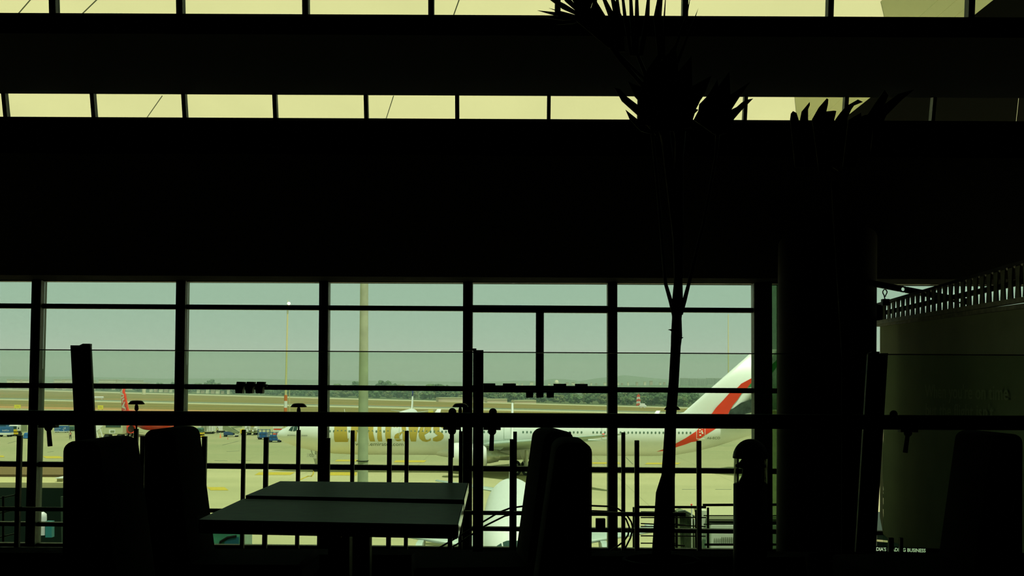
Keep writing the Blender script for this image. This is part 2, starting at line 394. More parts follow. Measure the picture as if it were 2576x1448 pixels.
# roof canopy above the outside of the facade, seen through the upper glass strips
tm = bpy.data.materials.new('translucent_membrane'); tm.use_nodes = True; n = tm.node_tree; n.nodes.clear()
o_ = n.nodes.new('ShaderNodeOutputMaterial'); tr_ = n.nodes.new('ShaderNodeBsdfTranslucent'); t = n.nodes.new('ShaderNodeTexCoord'); mp = n.nodes.new('ShaderNodeMapping')
x = n.nodes.new('ShaderNodeTexNoise'); r = n.nodes.new('ShaderNodeValToRGB')
mp.inputs['Scale'].default_value = (.35, .08, 1); mp.inputs['Rotation'].default_value = (0, 0, .5); x.inputs['Scale'].default_value = 1.0; x.inputs['Detail'].default_value = 6
r.color_ramp.elements[0].position = .3; r.color_ramp.elements[0].color = (.455, .42, .235, 1); r.color_ramp.elements[1].position = .7; r.color_ramp.elements[1].color = (.495, .455, .255, 1)
n.links.new(t.outputs['Object'], mp.inputs[0]); n.links.new(mp.outputs[0], x.inputs['Vector']); n.links.new(x.outputs[0], r.inputs[0]); n.links.new(r.outputs[0], tr_.inputs[0]); n.links.new(tr_.outputs[0], o_.inputs[0])
MATS['membrane'] = tm
CZ = EYE + 8.0
can = empty('roof_canopy', (0, 36, CZ), 'pale cream translucent roof canopy outside, seen through the upper glass strips', 'canopy', None, 'structure')
EDGE = [(24.4, 7.69), (25, 7.7), (26.3, 8.2), (33.3, 7.86), (36.6, 8.72), (50, 8.6)]  # sawtooth follows a shadow edge, shaped into the membrane and panel outline
MB().poly([Vector((-24, 24.4, CZ))] + [Vector((x_, d_, CZ)) for d_, x_ in EDGE] + [Vector((-24, 50, CZ))]).build('membrane', tm, can)
M_PANEL = ground_mat('olive_soffit_panel', (.64, .64, .42), (.72, .71, .47), .3)
mb = MB()
mb.poly([Vector((x_, d_, CZ)) for d_, x_ in EDGE] + [Vector((8.84, 50, CZ)), Vector((8.84, 24.4, CZ))], (0, 0, .04))
for k in range(3):
    mb.box((8.86 + .19 + k * .38, 37.2, CZ + .02), (.37, 25.6, .04))
mb.build('soffit_panel', M_PANEL, can)
MB().box((13.2, 37.2, CZ + .05), (6.4, 25.6, .1)).build('dark_soffit', M_WALL, can)
b = MB()
for (pa, pb) in (((408, 240), (366, 300)), ((990, 240), (970, 302)), ((92, -20), (40, 40)), ((262, -20), (200, 40)), ((1165, -30), (1140, 40))):
    def onc(p):
        u_, v_ = unroll(*p); D = F * 8.0 / -v_; return Vector((u_ / F * D, D, CZ - .012))
    b.bar(onc(pa), onc(pb), .022, .012)
b.build('seam_cable', M_FRAME, can)
for (x_, y_) in ((-22, 25), (-22, 49), (14, 25), (14, 49)):
    MB().cyl((x_, y_, GZ), (x_, y_, CZ + .02), .3, n=12).build('support_column', M_FRAME, can)
# ---------------------------------------------------------------- near glass balustrade
def bD(py): return 5.98 + (py - 1050) * .00037
def bP(px, py): return P(px, py, bD(py))
bal = empty('glass_balustrade', (0, 6.1, 0), 'clear glass balustrade with three thick canted posts and a black handrail', 'railing')
for (xt, yt, xb, w, cap) in ((177, 868, 209, 50, 203), (1190, 880, 1189, 26, 1188), (2184, 888, 2146, 50, 2200)):
    yb_ = 1500
    lo = [bP(xb, yb_), bP(xb + w, yb_)]; hi = [bP(xt, yt), bP(xt + w, yt)]
    dv = Vector((0, .022, 0))
    po = MB().hexa([lo[0], lo[1], lo[1] + dv, lo[0] + dv], [hi[0], hi[1], hi[1] + dv, hi[0] + dv]).build('post', M_DARK, bal)
    c = bP(cap + (10 if w > 30 else 2), yt + 1.5)
    MB().poly([c + Vector((-.045, .03, 0)), c + Vector((.015, .03, 0)), c + Vector((.015, .03, .012)), c + Vector((-.02, .03, .012))], (0, .03, 0)).build('clamp_cap', M_DARK, po)
def gl(x): return 879.5 + 12.5 * x / 2300.0
for xa, xb_ in ((-420, 187), (216, 1200), (1206, 2190), (2226, 2900)):
    q = [bP(xa, 1450), bP(xb_, 1450), bP(xb_, gl(xb_)), bP(xa, gl(xa))]
    q = [p + Vector((0, .02, 0)) for p in q]
    gp = MB().poly(q, (0, .012, 0)).build('glass_panel', M_GLASSB, bal)
    MB().bar(q[3] + Vector((0, .006, .002)), q[2] + Vector((0, .006, .002)), .013, .0052).build('polished_edge', M_GEDGE, gp)
hr = lambda x: 1048.5 + 13.0 * x / 2450.0
MB().bar(bP(-420, hr(-420)) - Vector((0, .06, 0)), bP(2900, hr(2900)) - Vector((0, .06, 0)), .05, 36 / F * 5.93).build('handrail', M_DARK, bal)
MB().bar(bP(-420, 1400) - Vector((0, .0, 0)), bP(2900, 1412), .07, .012).build('bottom_rail', M_DARK, bal)
struct('trim_1', MB().bar(Vector((X0, 6.15, .12)), Vector((X1, 6.15, .10)), .2, .32), M_WALL, 'low black kerb under the glass balustrade', 'kerb')

# clamp lamps hanging from the handrail
def clamp_lamp(px, pivx, pivy, tipx, tipy, knob, label):
    D = 5.9
    root = empty('clamp_lamp', P(px, hr(px), D), label, 'lamp', 'clamp lamps on the handrail')
    yo = Vector((0, -.01, 0))
    b = MB(); a = P(pivx, hr(px) + 19, D); b.box(a + Vector((0, 0, -.006)), (.085, .05, .014)); b.build('mounting_plate', M_DARK, root)
    if knob:
        k = P(knob, hr(knob) - 18, D); MB().ball(k + Vector((0, 0, .002)), .02, 12).build('knob', M_DARK, root)
    pv = P(pivx, pivy, D)
    b = MB(); b.tube([a, (a + pv) / 2, pv], [.03, .024, .018], 12); b.ball(pv, .021, 12); b.build('pivot', M_DARK, root)
    MB().cyl(pv, P(tipx, tipy, D), .0105, .0118, 14).build('lamp_tube', M_DARK, root)
clamp_lamp(130, 122, 1074, 126, 1122, None, 'leftmost clamp lamp hanging from the handrail, tilted arm')
clamp_lamp(1137, 1137, 1083, 1136, 1150, 1138, 'clamp lamp just left of the middle balustrade post')
clamp_lamp(1238, 1238, 1084, 1236, 1133, 1240, 'clamp lamp just right of the middle balustrade post')
clamp_lamp(2275, 2284, 1088, 2277, 1138, 2248, 'rightmost clamp lamp hanging in front of the banner')

# ---------------------------------------------------------------- walkway railings beyond (two rows of slim posts)
def slim_row(name, xs, tops, D, wpx, label, rails):
    root = empty(name, P(xs[0], 1400, D), label, 'railing')
    w = wpx / F * D
    for x, t in zip(xs, tops):
        xb_ = x + (x - 1550) * .006
        MB().bar(P(xb_, 1440, D), P(x, t, D), w, w, (0, 1, 0)).build('post', M_DARK, root)
    for (x0, y0, x1, y1, th) in rails:
        MB().bar(P(x0, y0, D + .02), P(x1, y1, D + .02), .03, th / F * D).build('rail', M_DARK, root)
    gq = [P(xs[0], 1430, D), P(xs[-1], 1440, D), P(xs[-1], tops[-1] - 42, D), P(xs[0], tops[0] - 42, D)]
    return root
RA = [343 + 136.1 * k for k in range(10)] + [1692]; RA[0] = 343; RA[2] = 613.5
TA = [1078 + 1 * k for k in range(10)] + [1087]
slim_row('walkway_railing', RA, TA, 12.2, 9.5, 'far row of slim black posts carrying the mushroom lamps', [(-60, 1378, 1700, 1392, 7)])
RB = [50, 205, 360, 515, 670, 825, 980, 1134, 1288, 1445, 1602, 1758]
TB = [1095, 1096, 1096, 1097, 1099, 1101, 1103, 1103, 1104, 1106, 1107, 1108]
slim_row('walkway_railing', RB, TB, 10.7, 11.2, 'near row of slightly thicker black posts without lamps', [(-60, 1278.5, 1725, 1293.5, 10)])
def mushroom(px, ty_, label, top=1079):
    D = 12.2
    root = empty('mushroom_lamp', P(px, top, D), label, 'lamp', 'mushroom lamps on the slim posts')
    c = P(px, ty_, D); u = 1 / F * D
    MB().lathe(c, [(0, 5.5 * u), (10 * u, 5.2 * u), (15 * u, 3.5 * u), (20.5 * u, -3.2 * u), (19 * u, -4.5 * u), (3 * u, -3 * u), (0, -3 * u)], n=20).build('shade', M_DARK, root)
    MB().lathe(c, [(2.2 * u, -3 * u), (4.5 * u, -9 * u), (5.2 * u, -17 * u), (3 * u, -20 * u), (2.2 * u, -40 * u), (2.2 * u, -72 * u)], n=12).build('stem', M_DARK, root)
mushroom(343.5, 1012, 'leftmost mushroom lamp, beside the red tail fin')
mushroom(751.5, 1019, 'mushroom lamp beside the thin red and white mast')
mushroom(1158, 1019, 'mushroom lamp half hidden by the middle balustrade post')
mushroom(1691, 1026, 'mushroom lamp behind the palm trunk, only its rim showing')

# ---------------------------------------------------------------- lamp clusters on the facade
def cluster(boxes, D, label, barp):
    root = empty('spotlight_cluster', P(barp[0], barp[1], D), label, 'lamp', 'spotlight clusters on the facade')
    for (a, b, c, d) in boxes:       # 4 px corners
        MB().poly([P(p[0], p[1], D) for p in (a, b, c, d)], (0, .1, 0)).build('lamp_head', M_DARK, root)
    MB().bar(P(barp[0], barp[1], D + .05), P(barp[2], barp[3], D + .05), .06, barp[4] / F * D).build('bracket', M_DARK, root)
def slab3(x, w, yt, yb, lean):
    ym = (yt + yb) / 2
    return [((x + lean, yt), (x + lean + w, yt + .5), (x + w - 1, ym), (x - 1, ym)), ((x - 3, ym), (x + w - 2, ym), (x + w - 3, yb + .5), (x - 1, yb))]
bx = []
for x in (593.5, 618.5, 644): bx += slab3(x, 19, 959.5, 988.5, 2)
cluster(bx, 12.9, 'cluster of three tilted lamp heads on the transom left of the thick lamp post', (600, 967, 672, 969.5, 7))
bx = [((x, 984), (x + 19, 984), (x + 18, 999.5), (x + .5, 1000)) for x in (1323, 1349, 1375)]
cluster(bx, 12.9, 'cluster of three lamp heads hanging under the half mullion', (1317, 984, 1398, 985, 5))
bx = [((1498, 1303), (1522, 1303), (1522, 1331), (1498, 1331))]
jb = MB(); jb.rbox(P(1510.5, 1317, 10.9), (24 / F * 10.9, .06, 28 / F * 10.9), .006, 2)
tag(jb.build('junction_box', M_DARK, None, P(1510.5, 1331, 10.9)), 'small black box on the walkway rail right of the chairs', 'box')

# ---------------------------------------------------------------- tables
def table(q, z, pedx, pedD, label):
    pts = []
    for (x, y) in q:
        u, v = unroll(x, y); D = F * (EYE - z) / v; pts.append(Vector((u / F * D, D, z)))
    c = sum(pts, Vector()) / 4
    px_ = (pedx - CX) / F * pedD
    root = empty('cafe_table', (px_, pedD, 0), label, 'table', 'square cafe tables')
    MB().poly([p - Vector((0, 0, .04)) for p in pts], (0, 0, .04)).build('table_top', M_TABLE, root)
    r0_, r1_ = pts[1], pts[2]; nrm = Vector((.002, 0, 0))
    MB().poly([r0_ + nrm - Vector((0, 0, .036)), r1_ + nrm - Vector((0, 0, .036)), r1_ + nrm, r0_ + nrm], (.002, 0, 0)).build('edge_trim', M_CHROME, root, label='polished metal edge trim')
    MB().bar((px_, pedD, .02), (px_, pedD, z - .04), .066, .066, (0, 1, 0)).build('pedestal', M_DARK, root)
    MB().rbox((px_, pedD, .012), (.34, .34, .024), .01, 2).build('base_plate', M_DARK, root)
    b = MB(); b.box((px_, pedD, z - .05), (.4, .06, .02)); b.box((px_, pedD, z - .05), (.06, .4, .02)); b.build('top_bracket', M_DARK, root)
table([(500, 1306), (1150, 1319), (1163, 1267.5), (612, 1253.5)], .75, 858, 3.7, 'nearer of two dark square cafe tables, its long edge facing the viewer')
table([(618, 1245.5), (1165, 1256), (1176.5, 1214), (705, 1209.5)], .757, 912, 4.33, 'farther dark cafe table pushed up behind the nearer one')

# ---------------------------------------------------------------- chairs (built facing +x, back at -x)
def make_chair():
    root = empty('dining_chair', (0, 0, 0), 'chair', 'chair', 'high-backed black chairs')
    H0, H1 = .40, .965; hw = .215
    def fn(v):
        t = (v.z + (H1 - H0) / 2) / (H1 - H0)         # 0 bottom, 1 top
        th = .185 - .075 * t
        x = (v.x / .1) * th                            # thickness taper
        return (x + th / 2 - .012 * t * 0, v.y * (1 - .03 * t), v.z)
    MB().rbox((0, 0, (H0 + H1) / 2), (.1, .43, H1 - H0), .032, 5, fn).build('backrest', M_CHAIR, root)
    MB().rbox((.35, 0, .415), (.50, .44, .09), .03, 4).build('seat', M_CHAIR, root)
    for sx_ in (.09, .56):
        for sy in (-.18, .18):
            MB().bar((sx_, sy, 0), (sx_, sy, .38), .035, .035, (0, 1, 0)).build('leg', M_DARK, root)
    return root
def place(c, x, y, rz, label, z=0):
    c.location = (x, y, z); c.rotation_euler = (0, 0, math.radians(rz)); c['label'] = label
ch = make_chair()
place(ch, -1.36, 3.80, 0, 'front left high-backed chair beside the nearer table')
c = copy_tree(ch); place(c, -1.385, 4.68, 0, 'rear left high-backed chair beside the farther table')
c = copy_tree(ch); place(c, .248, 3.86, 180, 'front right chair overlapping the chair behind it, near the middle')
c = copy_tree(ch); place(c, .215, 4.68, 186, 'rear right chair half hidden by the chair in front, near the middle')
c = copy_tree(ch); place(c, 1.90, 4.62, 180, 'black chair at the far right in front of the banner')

# ---------------------------------------------------------------- bollard lantern
u = 5.6 / F
bl = empty('bollard_lantern', Vector((601.0 * u, 5.6, 0)), 'black dome-topped bollard lantern with clear sides, left of the column', 'lantern')
bx_, by_ = 601.0 * u, 5.6
zz = lambda y: zy(y, 5.6) + (-2.7 * u)
MB().lathe((bx_, by_, zz(1146)), [(0, 48 * u)] + [(44.5 * u * math.sin(a), 48 * u * math.cos(a)) for a in [math.pi / 2 * k / 10 for k in range(1, 11)]] + [(43 * u, -1 * u), (0, -1 * u)], n=28).build('dome_cap', M_DARK, bl)
MB().lathe((bx_, by_, 0), [(0, 0), (41.5 * u, 0), (42.5 * u, zz(1211)), (40 * u, zz(1210)), (0, zz(1210))], n=28).build('body', M_DARK, bl)
MB().lathe((bx_, by_, zz(1211)), [(41.5 * u, 0), (41.5 * u, 65 * u)], n=28).build('clear_cylinder', M_GLASSB, bl)
for dx in (-32, 32): MB().cyl((bx_ + dx * u, by_, zz(1211)), (bx_ + dx * u, by_, zz(1145)), 2 * u, n=8).build('support_rod', M_DARK, bl)
MB().lathe((bx_, by_, zz(1211)), [(30 * u, 0), (29 * u, 6 * u), (22 * u, 20 * u), (19.5 * u, 38 * u), (38 * u, 42 * u), (38.5 * u, 47 * u), (28 * u, 54 * u), (20 * u, 65 * u)], n=24).build('reflector', M_DARK, bl)

# ---------------------------------------------------------------- palm
PD = 5.75
palm = empty('potted_palm', (P(1664, 1500, PD).x, PD, 0), 'tall slender indoor palm with black trunk rising past the handrail', 'palm')
tr = [(1664, 1560, 25), (1664, 1390, 24), (1672, 1240, 22), (1681, 1195, 17), (1688, 1040, 13.5), (1695, 960, 12.5), (1700, 870, 12.5), (1702, 845, 14), (1702.5, 800, 12), (1704, 770, 14.5), (1706, 712, 11), (1708, 640, 10), (1712, 560, 9)]
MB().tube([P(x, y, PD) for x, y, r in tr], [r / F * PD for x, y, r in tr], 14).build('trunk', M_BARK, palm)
for (x, y, x2, y2) in ((1690, 830, 1681, 829), (1713, 850, 1719, 848), (1712, 787, 1717, 787)):
    b = MB(); b.tube([P(x, y, PD), P((x + x2) / 2, y - 1, PD), P(x2, y2, PD)], [.006, .003, .001], 6); b.build('bark_stub', M_BARK, palm)
pot = MB().lathe((P(1664, 1500, PD).x, PD, 0), [(0, .0), (.15, 0), (.19, .3), (.17, .3), (.16, .26), (0, .26)], n=24); pot.build('pot', M_WALL, palm)
def frond(pet, hub, blades, D=PD, w=7):
    b = MB()
    b.tube([P(x, y, D) for x, y, r in pet], [r / F * D for x, y, r in pet], 8)
    hubp = P(hub[0], hub[1], D)
    for (x, y, ww) in blades:
        t = P(x, y, D - .03); d = t - hubp; L = d.length
        n_ = Vector((0, -1, 0)); s_ = d.cross(n_).normalized() * (ww / F * D) / 2
        m_ = hubp + d * .45 + Vector((0, .012, 0))
        q0 = [hubp + s_ * .35, m_ + s_, t, m_ - s_, hubp - s_ * .35]
        b.poly(q0, (0, .004, 0))
    return b.build('frond', M_LEAF, palm)
# stems fanning from the fork, each ending in a fan of pointed blades
def frond_blades(pet, polys, D=PD):
    b = MB()
    b.tube([P(x, y, D) for x, y, r in pet], [r / F * D for x, y, r in pet], 8)
    for k, q in enumerate(polys):
        d2 = D - .012 * (k % 4)
        b.poly([P(x, y, d2) for x, y in q], (0, .004, 0))
    return b.build('frond', M_LEAF, palm)
frond([(1698, 800, 6), (1688, 760, 5.5), (1674, 712, 4.5), (1655, 480, 4), (1640, 330, 4), (1622, 200, 4), (1540, 120, 4), (1474, 60, 4)], (1474, 46),
      [(1368, -12, 8), (1381, 20, 6), (1350, -25, 14), (1372, -62, 14), (1398, -92, 16), (1352, 26, 13), (1428, -100, 20), (1458, -112, 26), (1492, -112, 30), (1352, 42, 10), (1395, 62, 10), (1515, -100, 14), (1470, -60, 34)])
frond_blades([(1706, 720, 10), (1700, 600, 8), (1670, 350, 7), (1630, 230, 6), (1560, 150, 6), (1530, 110, 5)],
      [[(1540, 130), (1500, 60), (1531, 42), (1516, 0), (1500, -45), (1526, 0), (1549, 42), (1560, 130)], [(1550, 130), (1544, 42), (1537, 0), (1535, -50), (1547, 0), (1565.5, 42), (1572, 130)], [(1530, 120), (1440, 44), (1462, 20), (1486, 20), (1504, 42), (1528, 42), (1550, 120)], [(1478, 44), (1490, 10), (1502, -40), (1502, 5), (1526, 44)], [(1545, 60), (1549, 0), (1552, -45), (1556.5, 0), (1565, 60)]])
frond_blades([(1708, 700, 9), (1690, 450, 8), (1650, 250, 7), (1600, 130, 5)],
      [[(1584, 140), (1568, 44), (1564, 0), (1562, -60), (1571, 0), (1577, 44), (1592, 140)], [(1592, 140), (1584, 44), (1583, 0), (1586, -60), (1591, 0), (1594, 44), (1600, 140)], [(1598, 140), (1597, 44), (1598, 0), (1601, -60), (1606, 0), (1608, 44), (1606, 140)], [(1606, 140), (1621.5, 44), (1627, 0), (1632, -60), (1635, 0), (1634, 44), (1618, 140)]])
frond_blades([(1710, 700, 9), (1712, 400, 8), (1690, 250, 7), (1670, 140, 5)],
      [[(1656, 150), (1644, 44), (1653, 0), (1664, -50), (1667, 0), (1664, 44), (1672, 150)], [(1668, 150), (1669, 44), (1673, 0), (1675, -30), (1675, 0), (1673, 44), (1674, 150)], [(1690, 180), (1748.5, 40), (1757, 20), (1751, 40), (1700, 180)], [(1680, 160), (1728, 30), (1738, -10), (1741, -30), (1731, 30), (1690, 160)]])
frond_blades([(1708, 620, 9), (1690, 450, 9), (1672, 330, 14)],
      [[(1545, 220), (1557, 241), (1564, 254), (1603, 289), (1650, 340), (1660, 320), (1640, 290), (1597, 258), (1576, 242), (1560, 224)], [(1573.5, 275.5), (1584, 300), (1612, 330), (1650, 340), (1604, 300)], [(1604, 310), (1604, 238), (1594, 236), (1580, 205), (1640, 230), (1690, 330)], [(1590, 215), (1595, 241), (1605, 252), (1630, 270), (1640, 240)],
       [(1606, 310), (1606, 250), (1625, 180), (1660, 130), (1690, 330)]])
frond_blades([(1708, 620, 9), (1705, 450, 9), (1712, 330, 14)],
      [[(1680, 330), (1640, 250), (1660, 160), (1700, 110), (1720, 330)], [(1700, 330), (1690, 200), (1740, 140), (1742, 240), (1735, 310)], [(1720, 330), (1700, 240), (1790, 190), (1770.5, 240), (1761, 254), (1757, 263), (1752, 272), (1735, 300)], [(1700, 330), (1715, 260), (1757, 276), (1748, 285), (1743.5, 299), (1740, 320)]])
frond_blades([(1712, 790, 6), (1722, 755, 5.5), (1733, 712, 4.5), (1770, 560, 4), (1800, 400, 4), (1806, 330, 6)],
      [[(1800, 340), (1745, 301), (1757, 278), (1759, 262), (1767, 254), (1780.5, 240), (1805, 200), (1820, 330)], [(1790, 335), (1790, 240), (1835, 180), (1840, 290), (1815, 340)], [(1800, 340), (1820, 250), (1888, 205), (1862.5, 241), (1840, 276), (1830, 330)], [(1805, 340), (1830, 280), (1853, 269), (1866, 257.5), (1879, 250.5), (1895, 247.5), (1879, 264), (1865, 278), (1847, 299), (1830, 335)]])

# leafy plant in front of the column
LD = 6.0
pl = empty('leafy_plant', (P(2090, 1500, LD).x, LD - .3, 0), 'broad-leaved indoor plant whose leaf tips reach the lower glass strip', 'plant')
MB().tube([P(2090, 1560, LD) - Vector((0, .3, 0)), P(2095, 900, LD) - Vector((0, .25, 0)), P(2100, 460, LD)], [.03, .025, .02], 10).build('stem', M_BARK, pl)
MB().lathe((P(2090, 1500, LD).x, LD - .3, 0), [(0, 0), (.16, 0), (.2, .32), (.18, .32), (.17, .28), (0, .28)], n=24).build('pot', M_WALL, pl)
for pts in ([(1988, 300), (1990, 285), (1995, 279), (2004, 284), (2009, 300), (2020, 420), (2000, 420)],
            [(2013, 300), (2017, 280), (2037, 256), (2037.5, 264), (2033, 275), (2033, 300), (2050, 420), (2025, 420)],
            [(2043, 300), (2060, 270), (2080, 247), (2084, 250), (2083, 262), (2079, 280), (2098, 278), (2104, 279), (2102, 288), (2099, 300), (2090, 430), (2060, 430)],
            [(2102, 300), (2115, 282), (2130, 266), (2158, 250), (2171, 256), (2149, 265), (2142, 275), (2133, 294), (2130, 310), (2110, 430), (2095, 420)],
            [(2134, 302), (2150, 292), (2166, 283), (2167, 293), (2175, 289), (2183, 288), (2200, 262), (2215, 240), (2225, 225), (2235, 240), (2225, 265), (2200, 300), (2150, 420), (2120, 420)],
            [(2200, 300), (2225, 262), (2260, 236), (2300, 225), (2270, 250), (2230, 290), (2190, 380)]):
    dz = random.uniform(-.08, .05)
    MB().poly([P(x, y, LD + dz) for x, y in pts], (0, .006, 0)).build('leaf', M_LEAF, pl)

# ---------------------------------------------------------------- hanging banner with lattice rail
M_BANNER = mat('grey_green_banner_cloth', (.62, .72, .42), .8, .06, 4)
M_BTXT = mat('banner_lettering', (.88, .95, .66), .8)
M_RAILW = mat('weathered_aluminium', (.42, .42, .22), .55, .3, 18)
M_SLAT = mat('lattice_metal', (.24, .27, .16), .6, .2, 10)
BF, BN = 12.0, 12.0 / 1.352
XF, XN = (2213 - CX) / F * BF, (2576 - CX) / F * BN
kx = (XN - XF) / (BN - BF)
def bpt(D, rel):   # point on the banner plane at depth D, rel = metres relative to the eye
    return Vector((XF + kx * (D - BF), D, EYE + rel))
def bpx(px, py):   # point on the banner plane seen at px,py
    u_, v_ = unroll(px, py); k = u_ / F
    D = (XF - kx * BF) / (k - kx)
    return Vector((XF + kx * (D - BF), D, EYE - v_ / F * D))
NEAR = 7.6
ban = empty('hanging_banner', bpt(BF, -1.5), 'large dark hanging advertising banner with faint lettering, right of the column', 'banner')
top = .592; bot = -1.50
nx = Vector((.05, 0, 0))
pl_ = [bpt(BF, top), bpt(NEAR, top), bpt(NEAR, bot - .05), bpt(BF - .35, bot - .04), bpt(BF - .12, bot), bpt(BF - .02, bot + .16)]
MB().poly(pl_, nx).build('cloth', M_BANNER, ban)
MB().bar(bpx(2212, 817) + Vector((-.01, 0, 0)), bpt(NEAR, top - .015) + Vector((-.01, 0, 0)), .04, .035).build('hem_bar', M_RAILW, ban)
def text_mesh(body, size, name, m, parent, fn, label=None, ext=0.0, shear=0, sp=1.0, bold=0.0):
    cu = bpy.data.curves.new('t', 'FONT'); cu.body = body; cu.size = 1; cu.align_x = 'LEFT'; cu.shear = shear; cu.space_character = sp; cu.offset = bold
    cu.resolution_u = 3
    o = bpy.data.objects.new('t', cu); COL.objects.link(o)
    bpy.context.view_layer.update()
    me = bpy.data.meshes.new_from_object(o)
    bpy.data.objects.remove(o); bpy.data.curves.remove(cu)
    xs = [v.co.x for v in me.vertices]; ys = [v.co.y for v in me.vertices]
    w, x0 = max(xs) - min(xs), min(xs)
    b = MB(); b.add([fn((v.co.x - x0) / w, v.co.y) for v in me.vertices], [list(p.vertices) for p in me.polygons])
    bpy.data.meshes.remove(me)
    return b.build(name, m, parent, label=label, fix=False)
def line_on_banner(body, pxa, ya, pxb, yb, ha, hb, m):
    """baseline px from (pxa,ya) to (pxb,yb); x-height scale at both ends"""
    A, B = bpx(pxa, ya), bpx(pxb, yb); h = (ha / F * A.y + hb / F * B.y) / 2
    text_mesh(body, 1, 'lettering', m, ban, lambda t, y: A + (B - A) * t + Vector((-.012, 0, y * h)), bold=.01)
line_on_banner("When you're on time", 2330, 999, 2540, 1006, 44, 58, M_BTXT)
line_on_banner("but the flight isn't.", 2332, 1046, 2508, 1054, 44, 56, M_BTXT)
# rail above the banner
lat = empty('lattice_rail', bpx(2214, 812), 'lattice rail of hourglass slats above the banner', 'truss')
LX = Vector((-.03, 0, 0))
r0, r1 = bpx(2212, 812), None
relb = r0.z - EYE
MB().bar(bpt(BF, relb) + LX, bpt(NEAR, relb + .02) + LX, .06, 9 / F * BF).build('bottom_rail', M_RAILW, lat)
relt = bpx(2220, 766).z - EYE
tpt = lambda D: bpt(D, relt + (BF - D) * .035)
bpt2 = lambda D: bpt(D, relb + .02 + (BF - D) * .006)
MB().bar(tpt(BF) + LX, tpt(NEAR) + LX, .06, 6 / F * BF).build('top_rail', M_DARK, lat)
cpt = lambda D, t: bpt2(D) * (1 - t) + tpt(D) * t
MB().bar(cpt(BF, .5) - LX * 1.2, cpt(NEAR, .5) - LX * 1.2, .02, 11 / F * BF).build('middle_rail', M_DARK, lat)
MB().bar(bpt2(BF - .06) + LX, tpt(BF - .06) + LX, .1, .07, (0, 1, 0)).build('end_post', M_DARK, lat)
b = MB()
D = BF - .20; step = .125
while D > NEAR + .1:
    h = step * .33; h2 = step * .22
    for s_, (a0, a1) in enumerate(((0, .5), (.5, 1))):
        w0, w1 = (h, h2) if s_ == 0 else (h2, h)
        q = [cpt(D + w0, a0), cpt(D - w0, a0), cpt(D - w1, a1), cpt(D + w1, a1)]
        b.poly([p + LX for p in q], (.012, 0, 0))
    D -= step
b.build('slats', M_SLAT, lat)
# perforated cross beam
cb = empty('perforated_beam', P(2330, 745, 11.2), 'black perforated beam with round holes crossing the lattice rail', 'beam')
def perf(a, b_, w, holes):
    a, b_ = Vector(a), Vector(b_); d = (b_ - a); L = d.length; d.normalize(); up = Vector((0, 1, 0)).cross(d).normalized()
    if up.z < 0: up = -up
    bm = bmesh.new()
    m = MB(); cuts = sorted(holes); N = 16; prev = 0.0
    for t in cuts:
        r = w * .33; c0 = a + d * (t * L); s0, s1 = t * L - w / 2, t * L + w / 2
        m.poly([a + d * prev - up * w / 2, a + d * s0 - up * w / 2, a + d * s0 + up * w / 2, a + d * prev + up * w / 2], (0, .03, 0))
        sq = []; ci = []
        for k in range(N):
            th = 2 * math.pi * (k + .5) / N; cx_, cy_ = math.cos(th), math.sin(th); q = max(abs(cx_), abs(cy_))
            sq.append(c0 + d * (cx_ / q * w / 2) + up * (cy_ / q * w / 2)); ci.append(c0 + d * (cx_ * r) + up * (cy_ * r))
        for k in range(N):
            k2 = (k + 1) % N
            m.poly([sq[k], sq[k2], ci[k2], ci[k]], (0, .03, 0))
        prev = s1
    m.poly([a + d * prev - up * w / 2, b_ - up * w / 2, b_ + up * w / 2, a + d * prev + up * w / 2], (0, .03, 0))
    return m
perf(P(2196, 712, 11.3), P(2440, 759, 11.0), 15 / F * 11.2, [.32, .64, .9]).build('beam_web', M_DARK, cb)
# hook
hk = empty('hanging_hook', P(2226, 748, 11.5), 'black eye hook on a block at the left end of the lattice rail', 'hook')
u = 11.5 / F
MB().box(P(2227, 760, 11.5), (17 * u, .06, 16 * u)).build('block', M_DARK, hk)
MB().tube([P(2226 + x, y, 11.5) for x, y in ((0, 752), (-1, 746), (-2.5, 741), (-5, 737), (-5.3, 733), (-3, 729), (0, 727), (3, 729), (5.5, 733), (5, 737), (2.5, 741), (1, 746))], 1.5 * u, 8).build('hook_ring', M_DARK, hk)
# lit sign under the banner
sg = empty('lit_sign', P(2260, 1392, 8.2), 'small dark sign with lit white capitals at the lower right', 'sign')
q = [P(2180, 1372, 8.2), P(2450, 1384, 8.0), P(2450, 1402, 8.0), P(2180, 1390, 8.2)]
MB().poly(q, (0, .02, 0)).build('sign_board', M_DARK, sg)
M_LIT = mat('lit_sign_letters', (.4, .5, .35), .5, emit=(.50, .66, .40), estr=.8)
A, B = P(2191, 1383, 8.18), P(2326, 1387.5, 8.08); hgt = 12.5 / F * 8.1
text_mesh("INDIA'S LEADING BUSINESS", 1, 'sign_lettering', M_LIT, sg, lambda t, y: A + (B - A) * t + Vector((0, -.02, y * hgt)), 'lit white capitals', bold=.02)
for xx_, ww_ in ((2241, 12), (2266.5, 8)):
    MB().bar(P(xx_, 1440, 8.05), P(xx_, 1352, 8.05), ww_ / F * 8.05, .03, (0, 1, 0)).build('sign_post', M_DARK, sg)
